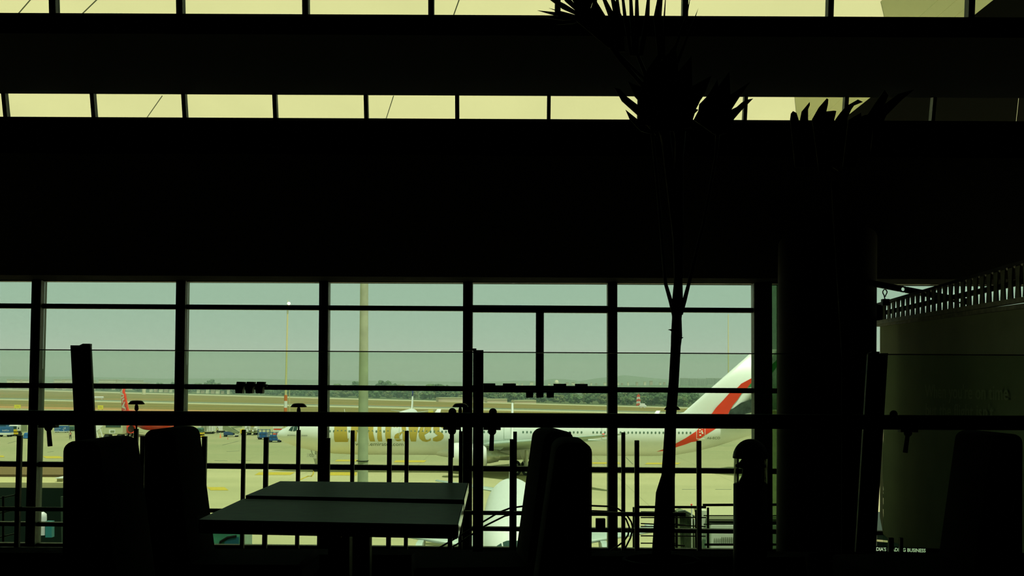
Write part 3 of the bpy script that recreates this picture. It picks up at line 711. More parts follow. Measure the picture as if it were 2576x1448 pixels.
# ---------------------------------------------------------------- curved hoop rails and right-hand stair railings (outside balcony)
hoop = empty('curved_handrail', P(1340, 1380, 11.6), 'pair of thin curved black rails arching behind the right chairs', 'railing')
for pts in ([(1060, 1400), (1110, 1374), (1160, 1345), (1220, 1309), (1255, 1288), (1284, 1277), (1335, 1270), (1400, 1269), (1480, 1271), (1530, 1273), (1553, 1278), (1575, 1292), (1588, 1312), (1592, 1328), (1586, 1352), (1572, 1380), (1562, 1400)],
            [(1090, 1400), (1150, 1368), (1220, 1322), (1270, 1297), (1320, 1286), (1400, 1283), (1480, 1284), (1530, 1286), (1558, 1292), (1575, 1305), (1583, 1325), (1580, 1345), (1568, 1362), (1552, 1374), (1530, 1388)]):
    n_ = len(pts)
    MB().tube([P(x, y, 11.9 - .35 * math.sin(math.pi * i / (n_ - 1))) for i, (x, y) in enumerate(pts)], 2.3 / F * 11.6, 8).build('rail', M_DARK, hoop)
def railing_sec(label, D, rails, posts):
    root = empty('stair_railing', P(posts[0][0], 1400, D), label, 'railing', 'stair railings outside the facade')
    for (x0, y0, x1, y1, th) in rails:
        MB().tube([P(x0, y0, D), P(x1, y1, D)], th / 2 / F * D, 8).build('rail', M_DARK, root)
    for (x, yt, yb_, w) in posts:
        MB().cyl(P(x, yb_, D), P(x, yt, D), w / 2 / F * D, n=10).build('post', M_DARK, root)
    return root
railing_sec('left stair railing with a thick curved end post, behind the palm trunk', 13.9, [(1600, 1274.5, 1776, 1275, 6.5), (1612, 1301, 1776, 1301, 3), (1612, 1316, 1775, 1324, 3), (1612, 1323.5, 1700, 1324, 3), (1612, 1347, 1775, 1348, 3), (1612, 1365.5, 1700, 1366, 3)],
            [(1600, 1275, 1410, 18), (1752, 1282, 1410, 8)])
railing_sec('lower inner stair railing with a rounded end, right of the palm trunk', 14.3, [(1612, 1290, 1722, 1291.5, 10), (1690, 1317, 1725, 1320, 3), (1690, 1370, 1722, 1372, 4)], [(1684, 1292, 1410, 5), (1691, 1292, 1410, 3), (1702, 1292, 1410, 7)])
railing_sec('right stair railing in front of the white machine', 14.1, [(1768, 1269.5, 1960, 1268.5, 6.5), (1770, 1296, 1960, 1296, 2.5), (1770, 1318, 1960, 1318, 2.5), (1772, 1369, 1960, 1369, 6)], [(1781, 1276, 1410, 6), (1958, 1268, 1410, 5)])
# ---------------------------------------------------------------- aircraft
M_WHITE = mat('white_aircraft_paint', (.80, .80, .78), .35, .02, .5)
M_BLUEGREY = mat('blue_grey_wing_paint', (.44, .52, .46), .4, .05, .3)
M_DKGLASS = mat('dark_cockpit_glass', (.03, .07, .06), .12)
M_METAL = mat('bare_nozzle_metal', (.52, .52, .42), .35, .15, 3, metal=.6)
M_TYRE = mat('black_tyre', (.018, .022, .02), .8)
M_RED = mat('red_livery_paint', (.80, .045, .012), .45, .05, .4)
M_GOLD = mat('gold_lettering', (.50, .36, .06), .45)
M_GREYTXT = mat('grey_lettering', (.16, .19, .13), .6)
M_GREEN = mat('green_livery_paint', (.03, .22, .06), .45)
M_BLACKP = mat('black_livery_paint', (.03, .045, .035), .4, .6, 1.2)
M_WIN = mat('cabin_window_glass', (.14, .22, .17), .25)
class Fus:
    def __init__(s, st): s.st = st
    def at(s, x):
        st = s.st
        if x <= st[0][0]: return st[0][1:]
        for a, b in zip(st, st[1:]):
            if x <= b[0]:
                t = (x - a[0]) / (b[0] - a[0]); return tuple(a[i] + (b[i] - a[i]) * t for i in (1, 2, 3))
        return st[-1][1:]
    def mesh(s, n=40):
        b = MB(); vs = []
        for x, zb, zt, ry in s.st:
            for k in range(n):
                t = 2 * math.pi * k / n; vs.append(Vector((x, -ry * math.sin(t), (zb + zt) / 2 + (zt - zb) / 2 * math.cos(t))))
        m = len(s.st); b.smooth = True
        b.add(vs, [(i * n + k, i * n + (k + 1) % n, (i + 1) * n + (k + 1) % n, (i + 1) * n + k) for i in range(m - 1) for k in range(n)])
        b.add([], [tuple(range((m - 1) * n - 0, m * n))]) if False else None
        b.f.append(list(range((m - 1) * n, m * n))); b.m.append(0); b.sm.append(False)
        return b
    def side(s, x, z, off=.03):     # y of the near (-y) skin
        zb, zt, ry = s.at(x); zc, rz = (zb + zt) / 2, max((zt - zb) / 2, .01)
        q = max(0.0, 1 - ((z - zc) / rz) ** 2)
        return -ry * math.sqrt(q) - off
    def th(s, x, t, off=.02):       # point at angle t from the top towards -y
        zb, zt, ry = s.at(x); return Vector((x, -(ry + off) * math.sin(t), (zb + zt) / 2 + ((zt - zb) / 2 + off) * math.cos(t)))
def stations(L, R, zc, nose, tail):
    """nose: (x/D, bottom, top, halfwidth) in units of R; tail: from the end"""
    D = 2 * R; st = [(x * D, zc + a * R, zc + b * R, w * R) for x, a, b, w in nose]
    st += [(L - x * D, zc + a * R, zc + b * R, w * R) for x, a, b, w in tail]
    return st
NOSE = [(0, -.11, -.09, .01), (.02, -.2, .0, .1), (.06, -.29, .10, .2), (.13, -.37, .21, .32), (.22, -.45, .29, .44), (.28, -.50, .40, .51), (.34, -.54, .53, .57), (.42, -.60, .63, .64), (.55, -.67, .75, .74), (.75, -.77, .87, .86), (1.0, -.87, .94, .94), (1.4, -.96, .99, .99), (2.0, -1, 1, 1)]
TAIL = [(2.9, -1, 1, 1), (2.4, -.96, 1, .985), (1.9, -.78, .99, .93), (1.4, -.52, .96, .80), (.9, -.2, .90, .58), (.4, .12, .80, .32), (.08, .30, .68, .14), (0, .36, .62, .05)]
def airfoil(le, c, th, span_dir='y', n=7):
    """closed loop of points around chord (x) with thickness along the other axis"""
    pts = []
    prof = [(0, 0), (.03, .5), (.12, .9), (.3, 1), (.55, .75), (.8, .35), (1, .03)]
    up = [(x, t) for x, t in prof]; lo = [(x, -t * .75) for x, t in prof[-2:0:-1]]
    for x, t in up + lo:
        o = t * th * c / 2
        pts.append(le + (Vector((x * c, 0, o)) if span_dir == 'y' else Vector((x * c, o, 0))))
    return pts
def loft(rings):
    b = MB(); b.smooth = True; n = len(rings[0]); vs = [p for r in rings for p in r]
    b.add(vs, [(i * n + k, i * n + (k + 1) % n, (i + 1) * n + (k + 1) % n, (i + 1) * n + k) for i in range(len(rings) - 1) for k in range(n)])
    b.smooth = False
    b.f += [list(range(n))[::-1], list(range((len(rings) - 1) * n, len(rings) * n))]; b.m += [0, 0]; b.sm += [False, False]
    return b
def decal(poly, yfn, m, name, parent, maxlen=.38, label=None):
    bm = bmesh.new(); vs = [bm.verts.new((x, 0, z)) for x, z in poly]
    bm.faces.new(vs); bmesh.ops.triangulate(bm, faces=bm.faces)
    for _ in range(6):
        es = [e for e in bm.edges if e.calc_length() > maxlen]
        if not es: break
        bmesh.ops.subdivide_edges(bm, edges=es, cuts=1); bmesh.ops.triangulate(bm, faces=bm.faces)
    bm.verts.index_update(); b = MB()
    fs = []
    for f in bm.faces:
        if f.calc_area() < 1e-5: continue
        p = [v.co for v in f.verts]; cr = (p[1].x - p[0].x) * (p[2].z - p[0].z) - (p[1].z - p[0].z) * (p[2].x - p[0].x)
        ids = [v.index for v in f.verts]; fs.append(ids if cr > 0 else ids[::-1])
    b.add([Vector((v.co.x, yfn(v.co.x, v.co.z), v.co.z)) for v in bm.verts], fs); bm.free()
    return b.build(name, m, parent, label=label, fix=False)
def local(o):  # decals etc. are written in the aircraft's own axes: temporarily use a zero offset
    OFF[o.name] = Vector((0, 0, 0)); return o
def wheel(b, c, r, w): b.cyl(c + Vector((0, -w / 2, 0)), c + Vector((0, w / 2, 0)), r, n=18)
def airliner(name, label, L, R, zc, wing, fin, stab, eng, gear, group=None, fus_m=None, fin_m=None, eng_m=None, wing_m=None, win=None, wl=0, near_panes=3):
    root = empty(name, (0, 0, 0), label, 'aircraft', group); local(root)
    fu = Fus(stations(L, R, zc, NOSE, TAIL))
    fo = fu.mesh().build('fuselage', fus_m or M_WHITE, root)
    D = 2 * R
    # windscreen panes
    for sgn in (1, -1):
        for (a, b_, x0, x1) in ((.06, .46, .235, .345), (.52, .98, .24, .345), (1.04, 1.34, .27, .45))[:near_panes if sgn == 1 else 3]:
            q = []
            for (xx, t) in ((x0 + .02, a), (x0 + (.03 if b_ > 1 else .02), b_), (x1, b_ * .96), (x1, a)):
                p = fu.th(xx * D, t, .03); p.y *= sgn; q.append(p)
            mid = [fu.th((xx) * D, (a + b_) / 2, .04) for xx in (x0 + .02, x1)]
            for p in mid: p.y *= sgn
            b = MB(); b.poly([q[0], mid[0], mid[1], q[3]]); b.poly([mid[0], q[1], q[2], mid[1]]); b.build('windscreen_pane', M_DKGLASS, root)
    # wings with engines
    wx, wc, wz, sp, tx, tcx, dih, kx_, kc = wing
    for sgn in (1, -1):
        Y = lambda y: y * sgn * -1
        rg = [airfoil(Vector((wx - .3, Y(R * .5), wz)), wc * 1.02, .13), airfoil(Vector((wx + (tx - wx) * (kx_ - R) / (sp - R) * 1.0, Y(kx_), wz + dih * (kx_ - R * .5))), kc, .11), airfoil(Vector((tx, Y(sp), wz + dih * (sp - R * .5))), tcx, .09)]
        wo_ = loft(rg).build('wing', wing_m or M_BLUEGREY, root)
        if wl:
            tip = Vector((tx + tcx * .2, Y(sp), wz + dih * (sp - R * .5)))
            loft([airfoil(tip, tcx * .8, .1, 'z'), airfoil(tip + Vector((tcx * .8, Y(.35), wl)), tcx * .35, .1, 'z')]).build('winglet', fin_m or M_WHITE, wo_)
        for fy in (.30, .48, .66):
            fb = MB()
            yy = R + (sp - R) * fy; xq = wx + (tx - wx) * fy + (wc + (tcx - wc) * min(1, fy * 1.35)) * .62
            fb.lathe((xq, Y(yy), wz + dih * yy - .25 * R * .4), [(0, 0), (.09 * R, .4), (.10 * R, 1.2), (.0, 2.6 * R * .5 + 1)], (1, 0, 0), 10)
            fb.build('flap_fairing', wing_m or M_BLUEGREY, wo_)
        for (ex, ey, ez, er, el) in eng:
            o = Vector((ex, Y(ey), ez))
            en = MB().lathe(o, [(er * .80, .25 * el), (er * .80, .02 * el), (er * .86, 0), (er * .95, .05 * el), (er, .25 * el), (er * .97, .55 * el), (er * .80, .98 * el), (er * .74, 1.0 * el), (er * .70, .95 * el)], (1, 0, 0), 28).build('engine', eng_m or M_WHITE, root)
            fn_ = MB().lathe(o, [(0, .12 * el), (er * .22, .22 * el), (er * .8, .24 * el)], (1, 0, 0), 28); fn_.build('fan', M_DKGLASS, en)
            MB().lathe(o, [(er * .62, .90 * el), (er * .60, 1.08 * el), (er * .46, 1.30 * el), (er * .40, 1.30 * el), (er * .30, 1.36 * el), (er * .08, 1.62 * el), (0, 1.64 * el)], (1, 0, 0), 24).build('exhaust_nozzle', M_METAL, en)
            MB().hexa([o + Vector((.2 * el, -.2, er * .9)), o + Vector((1.35 * el, -.15, er * .45)), o + Vector((1.35 * el, .15, er * .45)), o + Vector((.2 * el, .2, er * .9))],
                      [o + Vector((.5 * el, -.2, er * 1.25)), o + Vector((1.7 * el, -.15, er * 1.2)), o + Vector((1.7 * el, .15, er * 1.2)), o + Vector((.5 * el, .2, er * 1.25))]).build('pylon', wing_m or M_BLUEGREY, en)
    # belly fairing
    MB().ball(Vector((wx + wc * .5, 0, zc - R * .72)), 1.0, 20, (wc * .78, R * 1.04, R * .52)).build('belly_fairing', fus_m or M_WHITE, root)
    fx, fc, fz, fh, ftx, ftc = fin
    fo_ = loft([airfoil(Vector((fx - fc * .35, 0, fz - .35)), fc * 1.35, .05, 'z'), airfoil(Vector((fx - fc * .03, 0, fz + fh * .05)), fc * 1.0, .09, 'z'), airfoil(Vector((ftx, 0, fz + fh)), ftc, .09, 'z')]).build('tail_fin', fin_m or M_WHITE, root)
    hx, hc, hz_, hs_, htx, htc = stab
    for sgn in (1, -1):
        loft([airfoil(Vector((hx, -sgn * R * .25, hz_)), hc, .09), airfoil(Vector((htx, -sgn * hs_, hz_ + hs_ * .11)), htc, .08)]).build('tailplane', wing_m or M_BLUEGREY, root)
    for (gx, gy, wr, ww, nx, ny, zt) in gear:
        for sgn in ((1, -1) if gy else (1,)):
            b = MB(); b.cyl((gx, gy * sgn, wr), (gx, gy * sgn, zt), .16 * R * .5, n=10)
            if nx > 1: b.bar((gx - (nx - 1) * wr * 1.1, gy * sgn, wr), (gx + (nx - 1) * wr * 1.1, gy * sgn, wr), .2, .2)
            b.bar((gx, gy * sgn, wr + .2), (gx - wr * 1.5, gy * sgn * 1.0, zt), .12, .12)
            g = b.build('landing_gear', M_METAL, root)
            for i in range(nx):
                for j in (-1, 1):
                    b = MB(); c0 = Vector((gx + (i - (nx - 1) / 2) * wr * 2.15, gy * sgn + j * ny, wr)); wheel(b, c0, wr, ww)
                    b.mi = 1; b.cyl(c0 + Vector((0, -ww * .52, 0)), c0 + Vector((0, ww * .52, 0)), wr * .45, n=14); b.mi = 0
                    b.build('wheel', [M_TYRE, M_METAL], g)
    if win:
        w0 = None
        for x in win[0]:
            z = win[1]; y = fu.side(x, z, .025)
            if w0 is None:
                b = MB(); hw_, hh_ = win[2]
                b.poly([Vector((hw_ * math.cos(t), 0, hh_ * math.sin(t))) for t in [2 * math.pi * k / 10 for k in range(10)]])
                w0 = b.build('cabin_window', M_WIN, root); w0.location = (x, y, z)
            else:
                c_ = w0.copy(); COL.objects.link(c_); c_.parent = root; c_.location = (x, y, z)
    return root, fu
def put(root, loc, head):   # head: direction the nose points to, degrees from -x
    root.location = loc; root.rotation_euler = (0, 0, math.radians(head))

# the long white airliner seen side on
AX, AY = (697 - CX) * .059, 177.0
R7, Z7 = 3.1, 5.6
wxs = [x for x in [(830 + 9.73 * k) for k in range(31)] if not (976 < x < 1008)] + [1218 + 9.8 * k for k in range(54)]
wxs = [x for x in wxs if not (1240 < x < 1310 or 1470 < x < 1490 or x > 1742)]
def a7(px, py, D=AY - R7):     # pixel on the near side -> the aircraft's own axes
    p = P(px, py, D); return p.x - AX, p.z - GZ
big, fus7 = airliner('airliner', 'long white airliner parked side on, with gold lettering and a red tail swoosh', 73.9, R7, Z7,
    (25.6, 13.5, 3.6, 32.4, 47.8, 1.3, .115, 10.5, 8.2), (60.6, 8.6, 8.5, 9.9, 70.9, 3.3), (64.3, 6.0, 7.2, 10.7, 71.2, 2.2), ((26.0, 9.7, 3.05, 1.80, 5.4),),
    ((5.9, 0, .55, .38, 1, .32, 3.2), (37.0, 5.5, .68, .5, 3, .68, 3.6)), win=([a7(x, 1085)[0] for x in wxs], a7(1000, 1085)[1], (.135, .19)), near_panes=1)
put(big, (AX, AY, GZ), 0)
E_ = lambda zx, zy_: (830 + zx / 17.17, 1060 + zy_ / 17.17)
E2 = lambda zx, zy_: (975 + zx / 17.17, 1060 + zy_ / 17.17)
def letter(pts, fn):
    return decal([a7(*fn(*p)) for p in pts], lambda x, z: fus7.side(x, z, .03), M_GOLD, 'gold_letter', big, label='gold letter on the fuselage')
for pn in ([(721, 1083), (727.5, 1074), (735, 1072.3), (733.2, 1080), (731, 1085)], [(736, 1072.3), (746, 1072.3), (744.5, 1080), (741, 1084), (733.5, 1085), (734.5, 1080)]):
    decal([a7(*q_) for q_ in pn], lambda x, z: fus7.side(x, z, .03), M_DKGLASS, 'windscreen_pane', big)
letter([(215, -300), (700, -310), (650, -190), (375, -190), (370, 250), (545, 275), (690, 390), (600, 345), (345, 350), (350, 700), (420, 755), (760, 750), (812, 715), (765, 880), (210, 880), (176, 750), (172, 500)], E_)
letter([(940, -60), (1080, -60), (1090, 60), (1250, -60), (1420, -60), (1430, 60), (1620, -60), (1760, -60), (1860, 60), (1872, 300), (1860, 550), (1885, 720), (1945, 858), (1735, 858), (1682, 720), (1680, 350), (1640, 190), (1560, 120), (1430, 230), (1430, 700), (1500, 858), (1290, 858), (1240, 720), (1240, 250), (1190, 150), (1090, 230), (1070, 420), (1080, 720), (1140, 858), (960, 858), (910, 720), (905, 250)], E_)
letter([(2060, -60), (2195, -60), (2192, 700), (2258, 858), (2092, 858), (2042, 720)], E_)
letter([(2060, -260), (2200, -260), (2200, -130), (2060, -130)], E_)
letter([(-90, -60), (60, -60), (60, 60), (200, -50), (330, -40), (310, 260), (240, 210), (120, 210), (60, 300), (55, 720), (110, 858), (-60, 858), (-100, 600)], E2)
letter([(500, 490), (420, 500), (330, 560), (290, 650), (300, 740), (340, 800), (420, 850), (530, 845), (640, 770), (540, 775), (440, 730), (430, 630), (500, 540), (650, 450), (650, 405)], E2)
letter([(390, 280), (400, 100), (560, -20), (720, 40), (780, 150), (780, 440), (770, 740), (850, 858), (700, 858), (650, 790), (650, 400), (662, 250), (600, 170), (480, 180)], E2)
letter([(1000, -130), (1150, -200), (1168, 0), (1330, 0), (1330, 220), (1170, 235), (1175, 700), (1225, 860), (1010, 860), (958, 700), (950, 600), (1000, 480), (1000, 235), (900, 220), (905, 60), (1000, 20)], E2)
letter([(1560, 150), (1480, 130), (1380, 300), (1340, 560), (1380, 730), (1500, 840), (1680, 880), (1860, 820), (1872, 710), (1740, 790), (1640, 770), (1550, 640), (1560, 580), (1570, 510), (1540, 360), (1560, 220)], E2)
letter([(1480, 130), (1600, 20), (1740, 30), (1850, 120), (1890, 250), (1870, 370), (1760, 460), (1560, 580), (1570, 510), (1700, 380), (1712, 240), (1660, 160), (1560, 190)], E2)
letter([(2010, 160), (1968, 280), (1990, 400), (2080, 530), (2230, 620), (2250, 700), (2180, 780), (2080, 790), (1960, 710), (1955, 830), (2120, 870), (2300, 820), (2410, 720), (2432, 600), (2370, 500), (2240, 420), (2130, 300), (2130, 230), (2250, 200), (2390, 300), (2400, 60), (2200, 20)], E2)
def side_text(body, x0, x1, base, cap, m, name, lab=None, shear=0, fu=None, root=None, conv=None):
    fu = fu or fus7; root = root or big; conv = conv or a7
    X0_, Z0_ = conv(x0, base); X1_, _ = conv(x1, base); _, Z1_ = conv(x0, base - cap)
    h = (Z1_ - Z0_) / .72
    def fn(t, y):
        x = X0_ + (X1_ - X0_) * t; z = Z0_ + y * h; return Vector((x, fu.side(x, z, .03), z))
    return text_mesh(body, 1, name, m, root, fn, lab, shear=shear)
side_text('www.emirates.com', 893, 1014, 1121, 9.5, M_GREYTXT, 'web_address', 'small grey web address')
side_text('BOEING 777-300ER', 718, 772, 1097, 3.6, M_GREYTXT, 'type_lettering', None, .3)
side_text('A6-ECO', 1780, 1814, 1104.5, 6, M_GREYTXT, 'registration', 'small grey registration letters')
# gear door with letters
gd = MB().poly([Vector((*(lambda q: (q[0], -.9, q[1]))(a7(x, y, 176)),)) for x, y in ((772, 1139), (796, 1143), (796, 1153), (771, 1149))], (0, .05, 0)).build('gear_door', M_WHITE, big)
X0_, Z0_ = a7(778.5, 1147.5, 176); X1_, _ = a7(789.5, 1147.5, 176)
text_mesh('CO', 1, 'door_lettering', M_GREYTXT, gd, lambda t, y: Vector((X0_ + (X1_ - X0_) * t, -.93, Z0_ - t * .06 + y * .6)))
T_ = lambda zx, zy_: (1640 + zx / 6.581, 920 + zy_ / 6.581)
def swoosh(pts, m, name):
    return decal([a7(*T_(*p)) for p in pts], lambda x, z: fus7.side(x, z, .025), m, name, big)
swoosh([(985, 790), (1270, 790), (1180, 960), (1100, 1020), (880, 1152), (740, 1250), (660, 1262), (560, 1302), (360, 1365), (200, 1412), (90, 1425), (180, 1393), (360, 1308), (560, 1195), (740, 1078), (800, 1015), (900, 900)], M_RED, 'red_swoosh')
# doors
M_DOORL = mat('door_outline_paint', (.50, .56, .47), .5); M_WHL = mat('white_outline_paint', (.85, .85, .8), .5)
def door(px, w, yt, yb, m, inside=None):
    b = MB(); nn = 8
    for (xa, ya, xb_, yb_) in ((px, yt, px, yb), (px + w, yt, px + w, yb), (px, yb, px + w, yb)):
        for i in range(nn):
            p, q = [a7(xa + (xb_ - xa) * (i + k) / nn, ya + (yb_ - ya) * (i + k) / nn) for k in (0, 1)]
            b.bar(Vector((p[0], fus7.side(p[0], p[1], .03), p[1])), Vector((q[0], fus7.side(q[0], q[1], .03), q[1])), .06, .06, (0, -1, 0))
    return b.build('cabin_door', m, big)
door(983.5, 21, 1062, 1104, M_DOORL); door(1268, 17, 1062, 1103, M_DOORL); door(1514, 16, 1060, 1104, M_DOORL)
dr = door(1753, 21.5, 1062, 1103.5, M_WHL)
for (x, y, w, h) in ((1759.5, 1079, 4, 3), (1765.5, 1075, 4, 3), (1759, 1085.5, 5, 2), (1765, 1082, 3, 5), (1760, 1092.5, 4.5, 3.5), (1766, 1087, 4, 4)):
    decal([a7(*p) for p in ((x, y), (x + w, y), (x + w, y + h), (x, y + h))], lambda xx, z: fus7.side(xx, z, .04), M_WHL, 'door_marking', big)
# tail fin flag
def a7f(px, py): return a7(px, py, AY - .3)
def finy(x, z): 
    t = max(0, min(1, (z - 8.5) / 9.9)); le = 60.3 + (70.9 - 60.3) * t; c_ = 8.6 + (3.3 - 8.6) * t
    xx_ = max(0.0, min(1.0, (x - le) / c_)); pr = [(0, 0), (.03, .5), (.12, .9), (.3, 1), (.55, .75), (.8, .35), (1, .03)]
    for (a, ta), (b_, tb) in zip(pr, pr[1:]):
        if xx_ <= b_: v = ta + (tb - ta) * (xx_ - a) / (b_ - a); break
    return -v * .09 * c_ / 2 - .06
def flag(pts, m, name):
    decal([a7f(*T_(*p)) for p in pts], finy, m, name, big, .5)
flag([(985, 797), (1060, 690), (1180, 565), (1290, 442), (1420, 357), (1480, 292), (1638, 210), (1850, 60), (1900, 60), (1760, 250), (1638, 290), (1590, 355), (1490, 450), (1420, 560), (1350, 640), (1300, 720), (1262, 797)], M_RED, 'red_stripe')
flag([(1638, 290), (1760, 250), (1960, 10), (2160, -190), (2130, -60), (1900, 250), (1700, 340), (1585, 357)], M_GREEN, 'green_stripe')
flag([(1300, 722), (1350, 700), (1480, 610), (1638, 560), (1960, 500), (1920, 720), (1640, 775), (1540, 797), (1270, 799)], M_BLACKP, 'black_stripe')
# red wing tip light
tipL = MB().ball(Vector((46.2, -29.5, 3.6 + .115 * 28 + .05)), .22, 8); tipL.build('navigation_light', M_RED, big)

# narrow-body aircraft parked nose-in, and others
NB = dict(L=37.6, R=1.98, zc=3.95, wing=(11.8, 6.6, 3.0, 17.0, 20.0, 1.6, .09, 6.4, 3.9), fin=(30.2, 5.6, 5.7, 6.0, 33.9, 2.0), stab=(31.6, 3.4, 4.7, 6.2, 34.6, 1.4), eng=((10.6, 5.75, 2.05, 1.08, 3.3),), gear=((5.1, 0, .38, .22, 1, .25, 2.2), (17.7, 3.8, .58, .4, 1, .46, 2.8)))
near, fusn = airliner('parked_jet', 'white jet parked nose towards the viewer, low between the table and right chairs', wl=1.0, **NB)
put(near, (.05, 61.6, GZ), 90)
red, fusr = airliner('red_jet', 'red and white jet at far left with white lettering on its fin', fus_m=M_RED, fin_m=M_RED, eng_m=M_RED, wing_m=M_WHITE, wl=1.2, **NB)
put(red, (-77.5, 272, GZ), 126)
# lettering up the red fin (reads upwards along the fin)
def fin_text(body, base, cap_dir, length, h):
    text_mesh(body, 1, 'fin_lettering', M_WHITE, red, lambda t, y: base + cap_dir * (t * length) + Vector((y * h, 0, 0)), 'white slanted lettering', shear=.25, bold=.03)
for sy in (-.33,):
    fin_text('AirAsia', Vector((33.9, sy, 11.5)), Vector((-.42, 0, -.9)), 9.0, 3.9)
for sy in (.33,):
    fin_text('AirAsia', Vector((33.9, sy, 11.5)), Vector((-.42, 0, -.9)), 9.0, 3.9)
far1, _ = airliner('distant_jet', 'distant white jet, its blue-tipped fin rising above the handrail left of the middle post', wl=1.5, **NB)
put(far1, (P(1037, 1000, 330).x, 298, GZ), 90)
b = MB(); t0 = .62
loft([airfoil(Vector((30.2 + 3.7 * t0 - .35, 0, 5.7 + 6 * t0)), 5.6 - 3.6 * t0 + .6, .12, 'z'), airfoil(Vector((33.7, 0, 11.75)), 2.4, .13, 'z')]).build('fin_tip', mat('dark_blue_paint', (.05, .08, .30), .5), far1, label='dark blue fin tip')
SM = dict(L=15, R=.8, zc=1.6, wing=(6, 2.4, 1.2, 7.5, 8.6, .9, .05, 3, 1.9), fin=(11.5, 2.6, 2.2, 3.1, 13.6, 1.2), stab=(12.6, 1.5, 1.9, 2.6, 13.8, .8), eng=((9.5, 1.4, 1.9, .4, 1.8),), gear=((2.5, 0, .25, .15, 1, .12, 1.2), (8, 1.5, .3, .2, 1, .2, 1.2)))
sm1, _ = airliner('small_jet', 'small white jet behind the handrail, its raked fin tip left of the middle post', wl=.5, **SM)
put(sm1, (P(1101, 1000, 352).x - 13.7, 352, GZ), 0)
sm2, _ = airliner('small_jet', 'small white jet hidden behind the airliner, its fin tip showing left of the palm trunk', wl=.5, **SM)
put(sm2, (P(1652, 1000, 345).x - 13.7, 345, GZ), 0)

# ---------------------------------------------------------------- masts and posts outside
M_POST = mat('grey_green_lamp_post', (.36, .41, .27), .6, .15, 1.5)
lp = empty('lamp_post', P(911, 1225, 58) * 1, 'thick tapering grey-green lamp post outside the facade', 'post')
LPX = P(911.5, 1200, 58)
b0 = Vector((LPX.x, 58, GZ)); t0 = P(917.5, 690, 58)
MB().cyl(b0, Vector((t0.x, 58, 14)), .29 * 1.08, .145, n=24).build('pole', M_POST, lp)
pz = P(911, 1158.5, 58).z
MB().cyl((LPX.x, 58, pz - .018), (LPX.x, 58, pz + .018), .30, n=24).build('collar', M_DARK, lp)
MB().cyl((LPX.x, 58, GZ), (LPX.x, 58, GZ + .3), .45, n=20).build('base_flange', M_POST, lp)
MB().box((t0.x, 57.6, 14.1), (1.6, .5, .25)).build('lamp_head', M_DARK, lp)
M_MAST = mat('pale_mast_paint', (.62, .58, .30), .6); M_ORANGE = mat('orange_mast_paint', (.62, .16, .03), .6); M_LAMP = mat('mast_lamp_glow', (.9, .9, .8), .4, emit=(1, .95, .7), estr=1.5)
def mast(px, ytop, D, label, bands, light, w=.5, pxb=None):
    pxb = pxb if pxb is not None else px - 5
    B = Vector((P(pxb, 1030, D).x, D, GZ)); T_p = P(px, ytop, D)
    m = empty('lighting_mast', B, label, 'mast', 'far lighting masts')
    MB().cyl(B, T_p, w, w * .5, n=10).build('pole', M_MAST, m)
    for (ya, yb_, mm, nm) in bands:
        za, zb_ = zy(ya, D), zy(yb_, D); k = lambda z: B + (T_p - B) * ((z - GZ) / (T_p.z - GZ))
        MB().cyl(k(zb_), k(za), w * 1.25, n=10).build('painted_band', mm, m, label=nm)
    if light:
        MB().ball(T_p + Vector((.25, 0, .3)), .42, 8).build('lamp', M_LAMP, m); MB().cyl(T_p, T_p + Vector((0, 0, 1.2)), .08, n=6).build('spike', M_MAST, m)
        k2 = P(px - .3, ytop + 22, D); MB().cyl(k2, k2 + Vector((0, 0, 1.2)), w * .7, n=8).build('winch_collar', M_POST, m)
mast(724, 766, 300, 'tall thin pale mast with an orange and white foot and a small lit lamp', ((993 + 2.5, 1008 + 2.5, M_ORANGE, 'orange band'), (1008 + 2.5, 1025 + 2.5, M_WHITE, 'white band'), (1025 + 2.5, 1040, M_ORANGE, 'orange band'), (1040, 1056, M_WHITE, 'white band')), True, .32, 717)
mast(1832, 790, 330, 'tall thin pale mast left of the wide mullion, without painted bands', (), False, .2, 1833)
sm_ = MB().cyl(P(729, 1090, 310), P(728.3, 977, 310), .09, n=6); tag(sm_.build('thin_pole', M_MAST, None, P(729, 1090, 310)), 'thin pale pole just right of the banded mast', 'pole')
# radar tower
rt = empty('lattice_tower', G(1606, 1020.5), 'small red and white lattice tower in front of the palms', 'tower')
Dt = rt.location.y
for i in range(5):
    za, zb_ = zy(1018.8 - i * 5.4, Dt), zy(1018.8 - (i + 1) * 5.4, Dt); b = MB(); w0, w1 = (4.2 - i * .35) / F * Dt, (4.2 - (i + 1) * .35) / F * Dt; xc = rt.location.x
    for sx_ in (-1, 1):
        for sy in (-1, 1):
            b.bar((xc + sx_ * w0, Dt + sy * w0, za), (xc + sx_ * w1, Dt + sy * w1, zb_), .35, .35)
        b.bar((xc + sx_ * w0, Dt - w0, za), (xc - sx_ * w1, Dt - w1, zb_), .25, .25)
    b.bar((xc - w1, Dt - w1, zb_), (xc + w1, Dt - w1, zb_), .4, .4)
    b.build('lattice_stage', M_RED if i % 2 == 0 else M_WHITE, rt)
MB().cyl((rt.location.x, Dt, zy(992, Dt)), (rt.location.x, Dt, zy(988, Dt)), .2, n=6).build('antenna', M_RED, rt)

